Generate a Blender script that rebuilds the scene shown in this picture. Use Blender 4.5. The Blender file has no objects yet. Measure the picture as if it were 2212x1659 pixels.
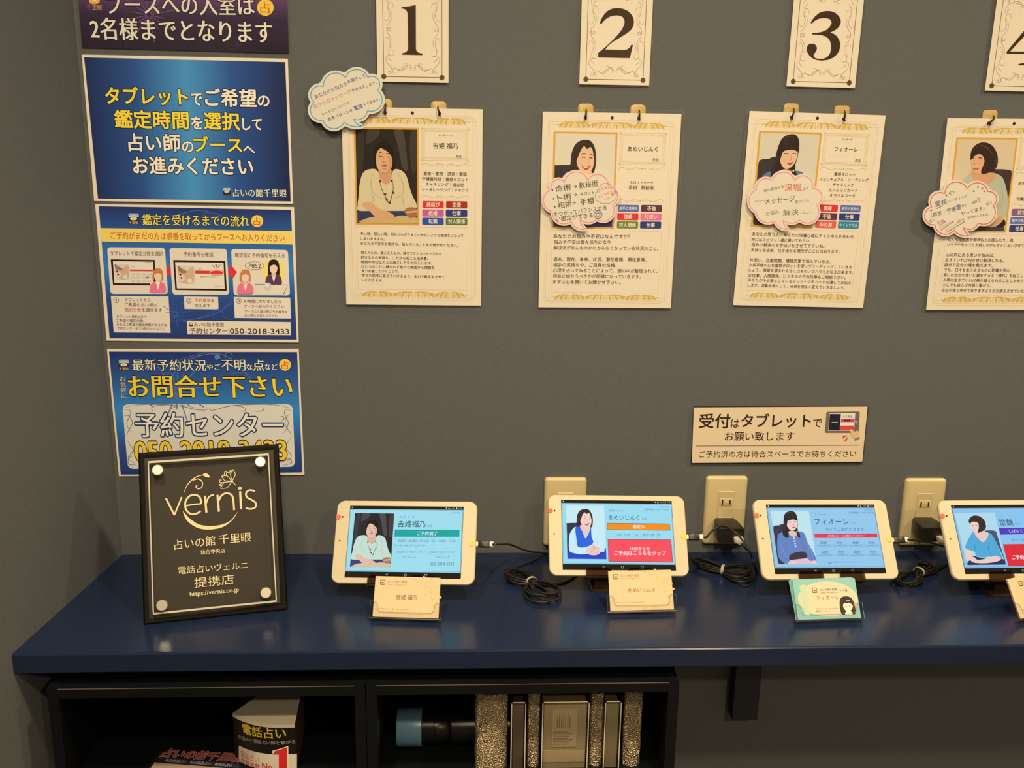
import bpy, bmesh, math, random
from mathutils import Vector, Matrix
from mathutils.geometry import tessellate_polygon
random.seed(7)
SC = bpy.context.scene
COL = SC.collection

# ------------------------------------------------------------------ camera
W, H, FL = 2212.0, 1659.0, 2142.05
DZ = 0.5834                       # desk top at 0.72 m above the floor
CAM = Vector((-0.03988, -1.54223, 0.81879 + DZ))
def cam_axes(yaw, pitch, roll):
    yaw, pitch, roll = map(math.radians, (yaw, pitch, roll))
    f = Vector((math.sin(yaw)*math.cos(pitch), math.cos(yaw)*math.cos(pitch), math.sin(pitch)))
    r = Vector((math.cos(yaw), -math.sin(yaw), 0)); u = r.cross(f)
    return math.cos(roll)*r + math.sin(roll)*u, -math.sin(roll)*r + math.cos(roll)*u, f
CR, CU, CF = cam_axes(2.6670746, -14.1817284, 0.82096965)
cd = bpy.data.cameras.new('camera'); co = bpy.data.objects.new('camera', cd); COL.objects.link(co)
cd.sensor_fit = 'HORIZONTAL'; cd.sensor_width = 36.0; cd.lens = 36.0*FL/W
cd.clip_start = 0.02; cd.clip_end = 50
co.matrix_world = Matrix(((CR.x, CU.x, -CF.x, CAM.x), (CR.y, CU.y, -CF.y, CAM.y), (CR.z, CU.z, -CF.z, CAM.z), (0, 0, 0, 1)))
SC.camera = co

# ------------------------------------------------------------------ light, exposure
SC.view_settings.view_transform = 'Standard'; SC.view_settings.look = 'None'
SC.view_settings.gamma = 1.0; SC.view_settings.exposure = 0.0; SC.view_settings.use_curve_mapping = False
wd = bpy.data.worlds.new('world'); SC.world = wd; wd.use_nodes = True
wd.node_tree.nodes['Background'].inputs[0].default_value = (0.85, 0.93, 1.0, 1)
wd.node_tree.nodes['Background'].inputs[1].default_value = 0.03
CEIL = 2.46
WARM = (1.0, 0.755, 0.44)
def lamp(name, x, y, power, size=0.13, spread=150):
    l = bpy.data.lights.new(name, 'AREA'); l.shape = 'DISK'; l.size = size; l.energy = power; l.color = WARM
    l.spread = math.radians(spread)
    o = bpy.data.objects.new(name, l); COL.objects.link(o); o.location = (x, y, CEIL - 0.02)
    return o
lamp('downlight', 1.75, -0.65, 20)
lamp('downlight', 0.45, -0.90, 16)
lamp('downlight', -0.45, -0.95, 14)  # added fill to brighten the left posters and wall
lamp('downlight', -0.05, -1.85, 24)
lamp('downlight', 1.00, -2.95, 40)

# ------------------------------------------------------------------ helpers
def ray(x, y):
    return CF*FL + CR*(x - W/2) + CU*(H/2 - y)
def on(x, y, axis, val):
    d = ray(x, y); return CAM + d*((val - CAM[axis])/d[axis])
def zr(z): return z + DZ
def s2l(c):
    r = []
    for v in c[:3]:
        v /= 255.0
        r.append(v/12.92 if v <= 0.04045 else ((v + 0.055)/1.055)**2.4)
    return r
PAPER_SEEN = s2l((226, 202, 155))
def alb(c):
    return tuple(max(0.004, min(0.90, a/b*0.80)) for a, b in zip(s2l(c), PAPER_SEEN))
MATS = {}
def M(key, base, rough=0.5, spec=0.5, metal=0.0, emit=None, coat=0.0):
    if key in MATS: return MATS[key]
    m = bpy.data.materials.new(key); m.use_nodes = True
    b = m.node_tree.nodes['Principled BSDF']
    b.inputs['Base Color'].default_value = (*base[:3], 1); b.inputs['Roughness'].default_value = rough
    b.inputs['Metallic'].default_value = metal; b.inputs['Specular IOR Level'].default_value = spec
    b.inputs['Coat Weight'].default_value = coat
    if emit:
        b.inputs['Emission Color'].default_value = (*emit, 1); b.inputs['Emission Strength'].default_value = 1.0
    MATS[key] = m; return m
def ink(c):                       # printed ink, colour as seen under the warm lamps
    c = tuple(int(v) for v in c)
    return M('ink_%d_%d_%d' % c, alb(c), 0.45, 0.25)
def pig(c):                       # printed photo pigment, neutral colour
    c = tuple(int(v) for v in c)
    return M('photo_%d_%d_%d' % c, tuple(v*0.85 for v in s2l(c)), 0.4, 0.3)
def glow(c):                      # lit screen pixel, colour as seen
    c = tuple(int(v) for v in c)
    return M('screen_%d_%d_%d' % c, (0.01, 0.01, 0.01), 0.06, 0.3, emit=tuple(s2l(c)))
def glowp(c):                     # photo shown on a screen: cool white point
    t = (0.84, 0.98, 1.02) if min(c) > 196 else (0.98, 0.98, 1.04)
    return glow(tuple(min(255, v*k) for v, k in zip(c, t)))
def nodes(m): return m.node_tree.nodes, m.node_tree.links
def grad(key, axis, size, stops, rough=0.4):
    if key in MATS: return MATS[key]
    m = M(key, (1, 1, 1), rough, 0.35); n, l = nodes(m)
    tc = n.new('ShaderNodeTexCoord'); sp = n.new('ShaderNodeSeparateXYZ'); mu = n.new('ShaderNodeMath'); mu.operation = 'DIVIDE'
    mu.inputs[1].default_value = size; cr = n.new('ShaderNodeValToRGB')
    l.new(tc.outputs['Object'], sp.inputs[0]); l.new(sp.outputs[axis], mu.inputs[0]); l.new(mu.outputs[0], cr.inputs[0])
    e = cr.color_ramp.elements
    while len(e) < len(stops): e.new(0.5)
    for k, (p, c) in enumerate(stops):
        e[k].position = p; e[k].color = (*alb(c), 1)
    l.new(cr.outputs[0], n['Principled BSDF'].inputs['Base Color'])
    return m
def film(key, tint=(1, 1, 1), rough=0.05, refl=1.0):   # clear film / acrylic: see-through with a glossy surface
    if key in MATS: return MATS[key]
    m = bpy.data.materials.new(key); m.use_nodes = True; n, l = nodes(m)
    n.remove(n['Principled BSDF']); out = n['Material Output']
    t = n.new('ShaderNodeBsdfTransparent'); t.inputs[0].default_value = (*tint, 1)
    g = n.new('ShaderNodeBsdfGlossy'); g.inputs['Roughness'].default_value = rough
    fr = n.new('ShaderNodeLayerWeight'); fr.inputs[0].default_value = 0.5
    pw = n.new('ShaderNodeMath'); pw.operation = 'POWER'; pw.inputs[1].default_value = 5.0
    mu = n.new('ShaderNodeMath'); mu.operation = 'MULTIPLY_ADD'; mu.inputs[1].default_value = min(0.9, 0.6*refl); mu.inputs[2].default_value = min(0.6, 0.04*refl)
    mx = n.new('ShaderNodeMixShader')
    l.new(fr.outputs['Facing'], pw.inputs[0]); l.new(pw.outputs[0], mu.inputs[0]); l.new(mu.outputs[0], mx.inputs[0]); l.new(t.outputs[0], mx.inputs[1]); l.new(g.outputs[0], mx.inputs[2])
    l.new(mx.outputs[0], out.inputs[0]); MATS[key] = m; return m

def wallpaper(key, base):
    m = M(key, base, 0.75, 0.25); n, l = nodes(m); b = n['Principled BSDF']
    tc = n.new('ShaderNodeTexCoord')
    def noise(scale_xyz, detail=2):
        mp = n.new('ShaderNodeMapping'); mp.inputs['Scale'].default_value = scale_xyz
        nz = n.new('ShaderNodeTexNoise'); nz.inputs['Scale'].default_value = 1.0; nz.inputs['Detail'].default_value = detail
        l.new(tc.outputs['Object'], mp.inputs[0]); l.new(mp.outputs[0], nz.inputs[0]); return nz
    a = noise((900, 900, 90)); c = noise((90, 90, 900)); d = noise((6, 6, 6))
    ad = n.new('ShaderNodeMath'); ad.operation = 'ADD'; l.new(a.outputs[0], ad.inputs[0]); l.new(c.outputs[0], ad.inputs[1])
    cr = n.new('ShaderNodeValToRGB'); e = cr.color_ramp.elements
    e[0].position = 0.32; e[0].color = (*[v*0.90 for v in base], 1); e[1].position = 0.72; e[1].color = (*[v*1.10 for v in base], 1)
    hf = n.new('ShaderNodeMath'); hf.operation = 'MULTIPLY'; hf.inputs[1].default_value = 0.5; l.new(ad.outputs[0], hf.inputs[0]); l.new(hf.outputs[0], cr.inputs[0])
    l.new(cr.outputs[0], b.inputs['Base Color'])
    bp = n.new('ShaderNodeBump'); bp.inputs['Strength'].default_value = 0.25; bp.inputs['Distance'].default_value = 0.0006
    l.new(ad.outputs[0], bp.inputs['Height']); l.new(bp.outputs[0], b.inputs['Normal'])
    return m

class MB:
    def __init__(s): s.v = []; s.f = []; s.mi = []; s.mats = []
    def mat(s, m):
        if m not in s.mats: s.mats.append(m)
        return s.mats.index(m)
    def add(s, vs, fs, m):
        k = len(s.v); i = s.mat(m)
        s.v += [tuple(v) for v in vs]
        for f in fs: s.f.append([a + k for a in f]); s.mi.append(i)
    def box(s, lo, hi, m):
        x0, y0, z0 = lo; x1, y1, z1 = hi
        s.add([(x0,y0,z0),(x1,y0,z0),(x1,y1,z0),(x0,y1,z0),(x0,y0,z1),(x1,y0,z1),(x1,y1,z1),(x0,y1,z1)],
              [(3,2,1,0),(4,5,6,7),(0,1,5,4),(1,2,6,5),(2,3,7,6),(3,0,4,7)], m)
    def prism(s, pts, z0, z1, m, mtop=None, mside=None):
        n = len(pts)
        s.add([(x, y, z1) for x, y in pts], [tuple(range(n))], mtop or m)
        s.add([(x, y, z0) for x, y in pts], [tuple(range(n - 1, -1, -1))], m)
        s.add([(x, y, z0) for x, y in pts] + [(x, y, z1) for x, y in pts], [(i, (i+1) % n, n + (i+1) % n, n + i) for i in range(n)], mside or m)
    def rings(s, rs, m, cap=True, closed=True):
        n = len(rs[0]); vs = [v for r in rs for v in r]; fs = []
        for k in range(len(rs) - 1):
            for i in range(n if closed else n - 1):
                j = (i + 1) % n; fs.append((k*n + i, k*n + j, (k+1)*n + j, (k+1)*n + i))
        if cap: fs.append(tuple(range(n - 1, -1, -1))); fs.append(tuple((len(rs) - 1)*n + i for i in range(n)))
        s.add(vs, fs, m)
    def rslab(s, cx, cy, w, h, r, prof, m, seg=6):       # rounded slab, prof = [(inset, z) ...] bottom to top
        s.rings([[(cx + x, cy + y, z) for x, y in rrect(w - 2*i, h - 2*i, max(r - i, 1e-5), seg)] for i, z in prof], m)
    def lathe(s, prof, m, seg=32, axis=None):              # prof (r, h); axis: Matrix
        A = axis or Matrix()
        rs = [[A @ Vector((r*math.cos(t), r*math.sin(t), h)) for t in [2*math.pi*i/seg for i in range(seg)]] for r, h in prof]
        s.rings(rs, m)
    def tube(s, pts, r, m, seg=8, sub=6):
        P = catmull([Vector(p) for p in pts], False, sub) if sub > 1 else [Vector(p) for p in pts]
        rs = []; t0 = (P[1] - P[0]).normalized()
        nrm = t0.cross(Vector((0, 0, 1)) if abs(t0.z) < 0.9 else Vector((1, 0, 0))).normalized()
        for i, p in enumerate(P):
            t = (P[min(i+1, len(P)-1)] - P[max(i-1, 0)]).normalized()
            nrm = (nrm - t*nrm.dot(t)).normalized(); b = t.cross(nrm)
            rr = r(i/(len(P)-1)) if callable(r) else r
            rs.append([p + (nrm*math.cos(a) + b*math.sin(a))*rr for a in [2*math.pi*k/seg for k in range(seg)]])
        s.rings(rs, m)
    def build(s, name, parent=None, smooth=False, mw=None):
        me = bpy.data.meshes.new(name); me.from_pydata(s.v, [], s.f)
        for m in s.mats: me.materials.append(m)
        me.polygons.foreach_set('material_index', s.mi)
        if smooth: me.polygons.foreach_set('use_smooth', [True]*len(s.f))
        me.update(); o = bpy.data.objects.new(name, me); COL.objects.link(o)
        if parent is not None: o.parent = parent
        if mw is not None: o.matrix_world = mw
        if smooth:
            try: me.set_sharp_from_angle(angle=math.radians(40))
            except Exception: pass
        return o
def rrect(w, h, r, seg=6):
    out = []
    for cx, cy, a0 in ((w/2 - r, h/2 - r, 0), (-w/2 + r, h/2 - r, 90), (-w/2 + r, -h/2 + r, 180), (w/2 - r, -h/2 + r, 270)):
        for k in range(seg + 1):
            a = math.radians(a0 + 90*k/seg); out.append((cx + r*math.cos(a), cy + r*math.sin(a)))
    return out
def catmull(P, closed, sub=6):
    n = len(P); out = []
    for i in range(n if closed else n - 1):
        g = (lambda k: P[k % n]) if closed else (lambda k: P[max(0, min(n - 1, k))])
        p0, p1, p2, p3 = g(i-1), g(i), g(i+1), g(i+2)
        for k in range(sub):
            t = k/sub
            out.append(0.5*((2*p1) + (p2 - p0)*t + (2*p0 - 5*p1 + 4*p2 - p3)*t*t + (3*p1 - p0 - 3*p2 + p3)*t**3))
    if not closed: out.append(P[-1])
    return out

def tag(o, label, cat, group=None):
    o['label'] = label; o['category'] = cat
    if group: o['group'] = group
    return o
def thing(name, label, cat, mw, group=None):
    o = bpy.data.objects.new(name, None); COL.objects.link(o); o.empty_display_size = 0.02
    o.matrix_world = mw; return tag(o, label, cat, group)
def struct(o): o['kind'] = 'structure'; return o

class Frame:                      # a real plane in the room; P() finds where a sight line meets it
    def __init__(s, o, X, Y):
        s.o = Vector(o); s.X = Vector(X).normalized(); N = s.X.cross(Vector(Y)).normalized(); s.N = N; s.Y = N.cross(s.X)
        s.M = Matrix(((s.X.x, s.Y.x, N.x, s.o.x), (s.X.y, s.Y.y, N.y, s.o.y), (s.X.z, s.Y.z, N.z, s.o.z), (0, 0, 0, 1)))
    def P(s, x, y, lift=0.0):
        d = ray(x, y); t = ((s.o + s.N*lift) - CAM).dot(s.N)/d.dot(s.N); p = CAM + d*t - s.o
        return Vector((p.dot(s.X), p.dot(s.Y)))
def crop(x0, y0, k): return lambda p: (x0 + p[0]/k, y0 + p[1]/k)
ident = lambda p: p

# glyph meshes -------------------------------------------------------------
FC = bpy.data.curves.new('glyphs', 'FONT'); FO = bpy.data.objects.new('glyphs', FC)
GC = {}
def glyphs(s, res=3):
    if (s, res) in GC: return GC[(s, res)]
    FC.body = s; FC.resolution_u = res; FC.size = 1.0
    me = FO.to_mesh(); vs = [(v.co.x, v.co.y) for v in me.vertices]; fs = [tuple(p.vertices) for p in me.polygons]
    FO.to_mesh_clear()
    GC[(s, res)] = (vs, fs); return vs, fs

DL = 0.00011
class Art(MB):                    # flat printed or lit artwork on a Frame
    def __init__(s, F, tr=ident, lift=0.0, mode=ink, warp=None):
        super().__init__(); s.F = F; s.tr = tr; s.lift = lift; s.mode = mode; s.warp = warp; s.cnt = 0
    def L(s, p): return s.F.P(*s.tr(p))
    def z(s, layer):
        s.cnt += 1; return s.lift + layer*DL + (s.cnt % 12)*4e-6
    def m(s, c): return s.mode(c) if isinstance(c, tuple) else c
    def face(s, pts, c, layer):                       # local points
        if len(pts) < 3: return
        z = s.z(layer); a = sum(pts[i-1][0]*pts[i][1] - pts[i][0]*pts[i-1][1] for i in range(len(pts)))
        if a < 0: pts = pts[::-1]
        tri = tessellate_polygon([[Vector((p[0], p[1], 0)) for p in pts]])
        fs = []
        for t in tri:
            q = [pts[i] for i in t]
            cr = (q[1][0]-q[0][0])*(q[2][1]-q[0][1]) - (q[1][1]-q[0][1])*(q[2][0]-q[0][0])
            fs.append(tuple(t) if cr > 0 else tuple(t)[::-1])
        s.add([(p[0], p[1], z) for p in pts], fs, s.m(c))
    def poly(s, pts, c, layer=1): s.face([s.L(p) for p in pts], c, layer)
    def blob(s, pts, c, layer=1, sub=5): s.face([Vector(p) for p in catmull([s.L(p) for p in pts], True, sub)], c, layer)
    def disc(s, p, r, c, layer=1, ry=None, n=28):     # r in crop pixels
        ry = ry or r
        s.poly([(p[0] + r*math.cos(2*math.pi*k/n), p[1] + ry*math.sin(2*math.pi*k/n)) for k in range(n)], c, layer)
    def ringl(s, p, r, wd, c, layer=1, ry=None, n=32):
        ry = ry or r
        s.line([(p[0] + r*math.cos(2*math.pi*k/n), p[1] + ry*math.sin(2*math.pi*k/n)) for k in range(n + 1)], wd, c, layer, 1)
    def lline(s, Q, wd, c, layer=1, taper=False):     # local polyline ribbon
        n = len(Q); z = s.z(layer); vs = []
        for i, p in enumerate(Q):
            a = Q[max(i-1, 0)]; b = Q[min(i+1, n-1)]
            if (Q[0] - Q[-1]).length < 1e-7: a = Q[i-1] if i else Q[-2]; b = Q[i+1] if i < n-1 else Q[1]
            d = (b - a); d = d.normalized() if d.length > 1e-9 else Vector((1, 0)); nn = Vector((-d.y, d.x))
            k = wd/2*((0.25 + 0.75*math.sin(math.pi*min(1, max(0, i/(n-1))))) if taper else 1)
            vs += [(p.x + nn.x*k, p.y + nn.y*k, z), (p.x - nn.x*k, p.y - nn.y*k, z)]
        s.add(vs, [(2*i + 1, 2*i + 3, 2*i + 2, 2*i) for i in range(n - 1)], s.m(c))
    def line(s, pts, wd, c, layer=1, sub=6, taper=False):   # wd in crop pixels
        Q = [s.L(p) for p in pts]
        e = (s.L((pts[0][0] + 10, pts[0][1])) - Q[0]).length/10
        if sub > 1 and len(Q) > 2: Q = catmull(Q, False, sub)
        s.lline(Q, wd*e, c, layer, taper)
    def outline(s, pts, wd, c, layer=1): s.line(list(pts) + [pts[0]], wd, c, layer, 1)
    def quad_r(s, q, r, c, layer=1, seg=5):           # quad with rounded corners, r in crop px
        out = []
        for i in range(4):
            p = Vector(q[i]); a = Vector(q[i-1]); b = Vector(q[(i+1) % 4])
            u = (a - p).normalized()*r; v = (b - p).normalized()*r
            for k in range(seg + 1):
                t = k/seg; out.append(tuple(p + u*(1-t)**2 + v*t**2))
        s.poly(out, c, layer); return out
    def text(s, st, a, b, c, layer=3, h=None, bold=0.0, xb=0.0, edge=None, res=3, fit=True, sl=0.0):
        A, B = s.L(a), s.L(b); vs, fs = glyphs(st, res)
        if not vs: return
        x0 = min(v[0] for v in vs); x1 = max(v[0] for v in vs); y0 = min(v[1] for v in vs); y1 = max(v[1] for v in vs)
        d = B - A; wl = d.length; d = d/wl; nn = Vector((-d.y, d.x)); sx = wl/(x1 - x0)
        if h:
            mid = ((a[0]+b[0])/2, (a[1]+b[1])/2)
            hl = (s.L((mid[0], mid[1] - h/2)) - s.L((mid[0], mid[1] + h/2))).length; sy = hl/(y1 - y0)
        else: sy = sx
        em = sy
        yc = (y0 + y1)/2
        def put(dx, dy, mat, lay):
            z = s.z(lay); out = []
            for v in vs:
                p = A + d*((v[0]-x0)*sx + dx + sl*(v[1]-yc)*sy) + nn*((v[1]-yc)*sy + dy); out.append((p.x, p.y, z))
            s.add(out, fs, mat)
        if edge:
            em_ = s.m(edge[0]); e = edge[1]*em
            for k in range(12): put(e*math.cos(k*math.pi/6)*1.0, e*math.sin(k*math.pi/6), em_, layer)
            layer += 1
        mt = s.m(c)
        if bold:
            for k in range(6): put(bold*em*math.cos(k*math.pi/3), bold*em*math.sin(k*math.pi/3), mt, layer)
        if xb:
            for k in (-1, -0.34, 0.34, 1): put(k*xb*em, 0, mt, layer)
        if not xb: put(0, 0, mt, layer)
    def build(s, name, parent=None, **k):
        if s.warp: s.v = [s.warp(*v) for v in s.v]
        return super().build(name, parent, **k)

def homog(src, dst):              # 2D projective map from 4 points to 4 points
    A = []; B = []
    for (x, y), (u, v) in zip(src, dst):
        A.append([x, y, 1, 0, 0, 0, -u*x, -u*y]); B.append(u)
        A.append([0, 0, 0, x, y, 1, -v*x, -v*y]); B.append(v)
    n = 8; Mx = [r + [b] for r, b in zip(A, B)]
    for i in range(n):
        p = max(range(i, n), key=lambda r: abs(Mx[r][i])); Mx[i], Mx[p] = Mx[p], Mx[i]
        for r in range(n):
            if r != i:
                f = Mx[r][i]/Mx[i][i]
                for c in range(i, n + 1): Mx[r][c] -= f*Mx[i][c]
    h = [Mx[i][n]/Mx[i][i] for i in range(n)]
    def f(p):
        x, y = p; w = h[6]*x + h[7]*y + 1
        return ((h[0]*x + h[1]*y + h[2])/w, (h[3]*x + h[4]*y + h[5])/w)
    return f

# ------------------------------------------------------------------ materials of the room
WALL = wallpaper('woven_wallpaper', (0.110, 0.126, 0.150))
DESK = M('navy_paint', (0.009, 0.019, 0.062), 0.22, 0.45)
if True:
    n, l = nodes(DESK); tc = n.new('ShaderNodeTexCoord'); mp = n.new('ShaderNodeMapping'); mp.inputs['Scale'].default_value = (7, 60, 60)
    nz = n.new('ShaderNodeTexNoise'); nz.inputs['Scale'].default_value = 1.5; nz.inputs['Detail'].default_value = 3
    bp = n.new('ShaderNodeBump'); bp.inputs['Strength'].default_value = 0.06; bp.inputs['Distance'].default_value = 0.002
    l.new(tc.outputs['Object'], mp.inputs[0]); l.new(mp.outputs[0], nz.inputs[0]); l.new(nz.outputs[0], bp.inputs['Height'])
    l.new(bp.outputs[0], n['Principled BSDF'].inputs['Normal'])
BLACKWOOD = M('black_laminate', (0.004, 0.005, 0.008), 0.4, 0.22)
PAPER = M('white_paper', (0.80, 0.78, 0.755), 0.5, 0.2)
FILM = film('laminate_film', rough=0.08, refl=0.55)
ACRYL = film('clear_acrylic', rough=0.03, refl=0.9)
HEDGE = film('holder_edge_acrylic', (0.74, 0.73, 0.70), 0.3, 2.5)
ACRYL_HIGHLIGHT = M('acrylic_edge_highlight', (0.62, 0.62, 0.58), 0.15, 0.8)
PLASTIC = M('white_plastic', (0.80, 0.77, 0.68), 0.35, 0.4)
PLATE = M('cream_plastic', (0.60, 0.53, 0.33), 0.3, 0.5)
SLOT = M('dark_slot', (0.01, 0.009, 0.008), 0.6, 0.2)
BLACKP = M('black_plastic', (0.012, 0.011, 0.010), 0.38, 0.5)
RUBBER = M('black_cord', (0.012, 0.011, 0.011), 0.45, 0.45)
CHROME = M('chrome', (0.80, 0.79, 0.77), 0.25, 0.5, 0.7)

# ------------------------------------------------------------------ room shell
b = MB(); b.box((-0.9, 0, 0), (2.6, 0.1, CEIL), WALL); struct(b.build('wall_back'))
b = MB(); b.prism([(-0.6075, 0.0), (-0.6075 - 0.0385/0.322*4.0, -4.0), (-1.4, -4.0), (-0.75, 0.0)], 0, CEIL, WALL); struct(b.build('wall_left'))
BEIGE = M('beige_wall', (0.50, 0.44, 0.36), 0.8, 0.2); CEILM = M('ceiling_white', (0.75, 0.72, 0.66), 0.9, 0.1)
FLOORM = M('floor_vinyl', (0.085, 0.085, 0.090), 0.4, 0.4)
b = MB(); b.box((2.6, -4, 0), (2.7, 0.1, CEIL), BEIGE); struct(b.build('wall_right'))
b = MB(); b.box((-1.4, -4.1, 0), (2.7, -4.0, CEIL), BEIGE); struct(b.build('wall_front'))
b = MB(); b.box((-1.4, -4.1, -0.05), (2.7, 0.1, 0), FLOORM); struct(b.build('floor'))
b = MB(); b.box((-1.4, -4.1, CEIL), (2.7, 0.1, CEIL + 0.05), CEILM); struct(b.build('ceiling'))

# ------------------------------------------------------------------ counter
ZD = zr(0.1366)
root = thing('wall_counter', 'long glossy navy blue counter top fixed along the grey wall', 'counter', Matrix.Translation((0, 0, 0)))
b = MB()
def edge_x(y): return -0.6075 + 0.0385/0.322*y + 0.0004
e = 0.0025; yf = -0.3223
prof = [(yf + e, ZD - 0.030), (yf, ZD - 0.030 + e), (yf, ZD - e), (yf + e*0.4, ZD - e*0.3), (yf + e*1.2, ZD), (-0.0005, ZD), (-0.0005, ZD - 0.030)]
b.rings([[(edge_x(y) + 0.0006, y, z) for y, z in prof], [(1.9, y, z) for y, z in prof]], DESK)
b.build('counter_top', root)
b = MB(); b.box((0.4232, -0.030, zr(-0.167)), (0.4672, -0.0004, ZD - 0.0303), M('navy_bracket', (0.016, 0.018, 0.030), 0.45, 0.4)); b.build('wall_bracket', root)

# ------------------------------------------------------------------ cabinets under the counter
def cabinet(label, x0, x1):
    t = thing('open_cabinet', label, 'cabinet', Matrix.Translation((0, 0, 0)), 'black cabinets under the counter')
    y0, y1, zt, th = -0.33, -0.035, zr(0.0895), 0.0145
    b = MB(); b.box((x0 + th, y0 + 0.0005, zt - 0.0155), (x1 - th, y1, zt - 0.0012), BLACKWOOD); b.build('top_panel', t)
    SHINE = M('worn_edge_shine', (0.10, 0.10, 0.10), 0.4, 0.4); b = MB(); b.box((x0 + th, y0 + 0.0001, zt - 0.0017), (x1 - th, y0 + 0.0012, zt - 0.0011), SHINE); b.build('edge_shine', t)  # grey strip paints in the shine along the worn front edge
    for a, c in ((x0, x0 + th), (x1 - th, x1)):
        b = MB(); b.box((a, y0, 0), (c, y1, zt), BLACKWOOD); b.build('side_panel', t)
    b = MB(); b.box((x0 + th, y1 - 0.006, 0), (x1 - th, y1, zt - 0.0156), BLACKWOOD); b.build('back_panel', t)
    for z in (SH, 0.30, 0.05):
        b = MB(); b.box((x0 + th, y0 + 0.003, z - th), (x1 - th, y1 - 0.0065, z), BLACKWOOD); b.build('shelf', t)
    return t
SH = zr(-0.066)
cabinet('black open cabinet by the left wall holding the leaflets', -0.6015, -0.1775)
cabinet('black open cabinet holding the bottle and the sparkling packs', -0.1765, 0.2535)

# ------------------------------------------------------------------ artwork pieces shared by several things
DARKTX = (60, 42, 26)
def logo(a, cx, cy, r, dark=(45, 40, 50), gold=(225, 180, 90), white=(225, 215, 200), text=None, layer=2):
    a.quad_r([(cx-r, cy-r), (cx+r, cy-r), (cx+r, cy+r), (cx-r, cy+r)], r*0.25, dark, layer)
    a.quad_r([(cx-r, cy-r), (cx+r, cy-r), (cx+0.92*r, cy-0.35*r), (cx-0.92*r, cy-0.35*r)], r*0.3, (150, 158, 186), layer+0.5)
    a.blob([(cx-0.95*r, cy-0.3*r), (cx-0.6*r, cy-0.62*r), (cx, cy-0.72*r), (cx+0.6*r, cy-0.62*r), (cx+0.95*r, cy-0.3*r), (cx, cy-0.42*r)], (196, 196, 204), layer+1)
    a.disc((cx, cy-0.02*r), 0.64*r, white, layer+1.5, 0.30*r); a.disc((cx, cy-0.02*r), 0.30*r, gold, layer+2, 0.20*r)
    if text: a.text(text, (cx-0.9*r, cy+0.72*r), (cx+0.9*r, cy+0.74*r), gold, layer+3, h=0.5*r, res=2)
def fortune_mark(a, cx, cy, r, layer=3):
    a.disc((cx, cy), r, (250, 190, 60), layer); a.text('占', (cx-0.62*r, cy), (cx+0.62*r, cy+0.03*r), (210, 70, 40), layer+1, h=1.35*r)
def sparkle(a, cx, cy, r, c, layer, n=12):
    for k in range(n):
        t = 2*math.pi*k/n + 0.2; rr = r*(1 if k % 2 else 0.6)
        a.line([(cx + 0.08*r*math.cos(t), cy + 0.08*r*math.sin(t)), (cx + rr*math.cos(t), cy + rr*math.sin(t))], r*0.035, c, layer, 1)
def vine_curves(a, c, layer, segs):
    for p, w in segs: a.line(p, w, c, layer, 6, True)

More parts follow.
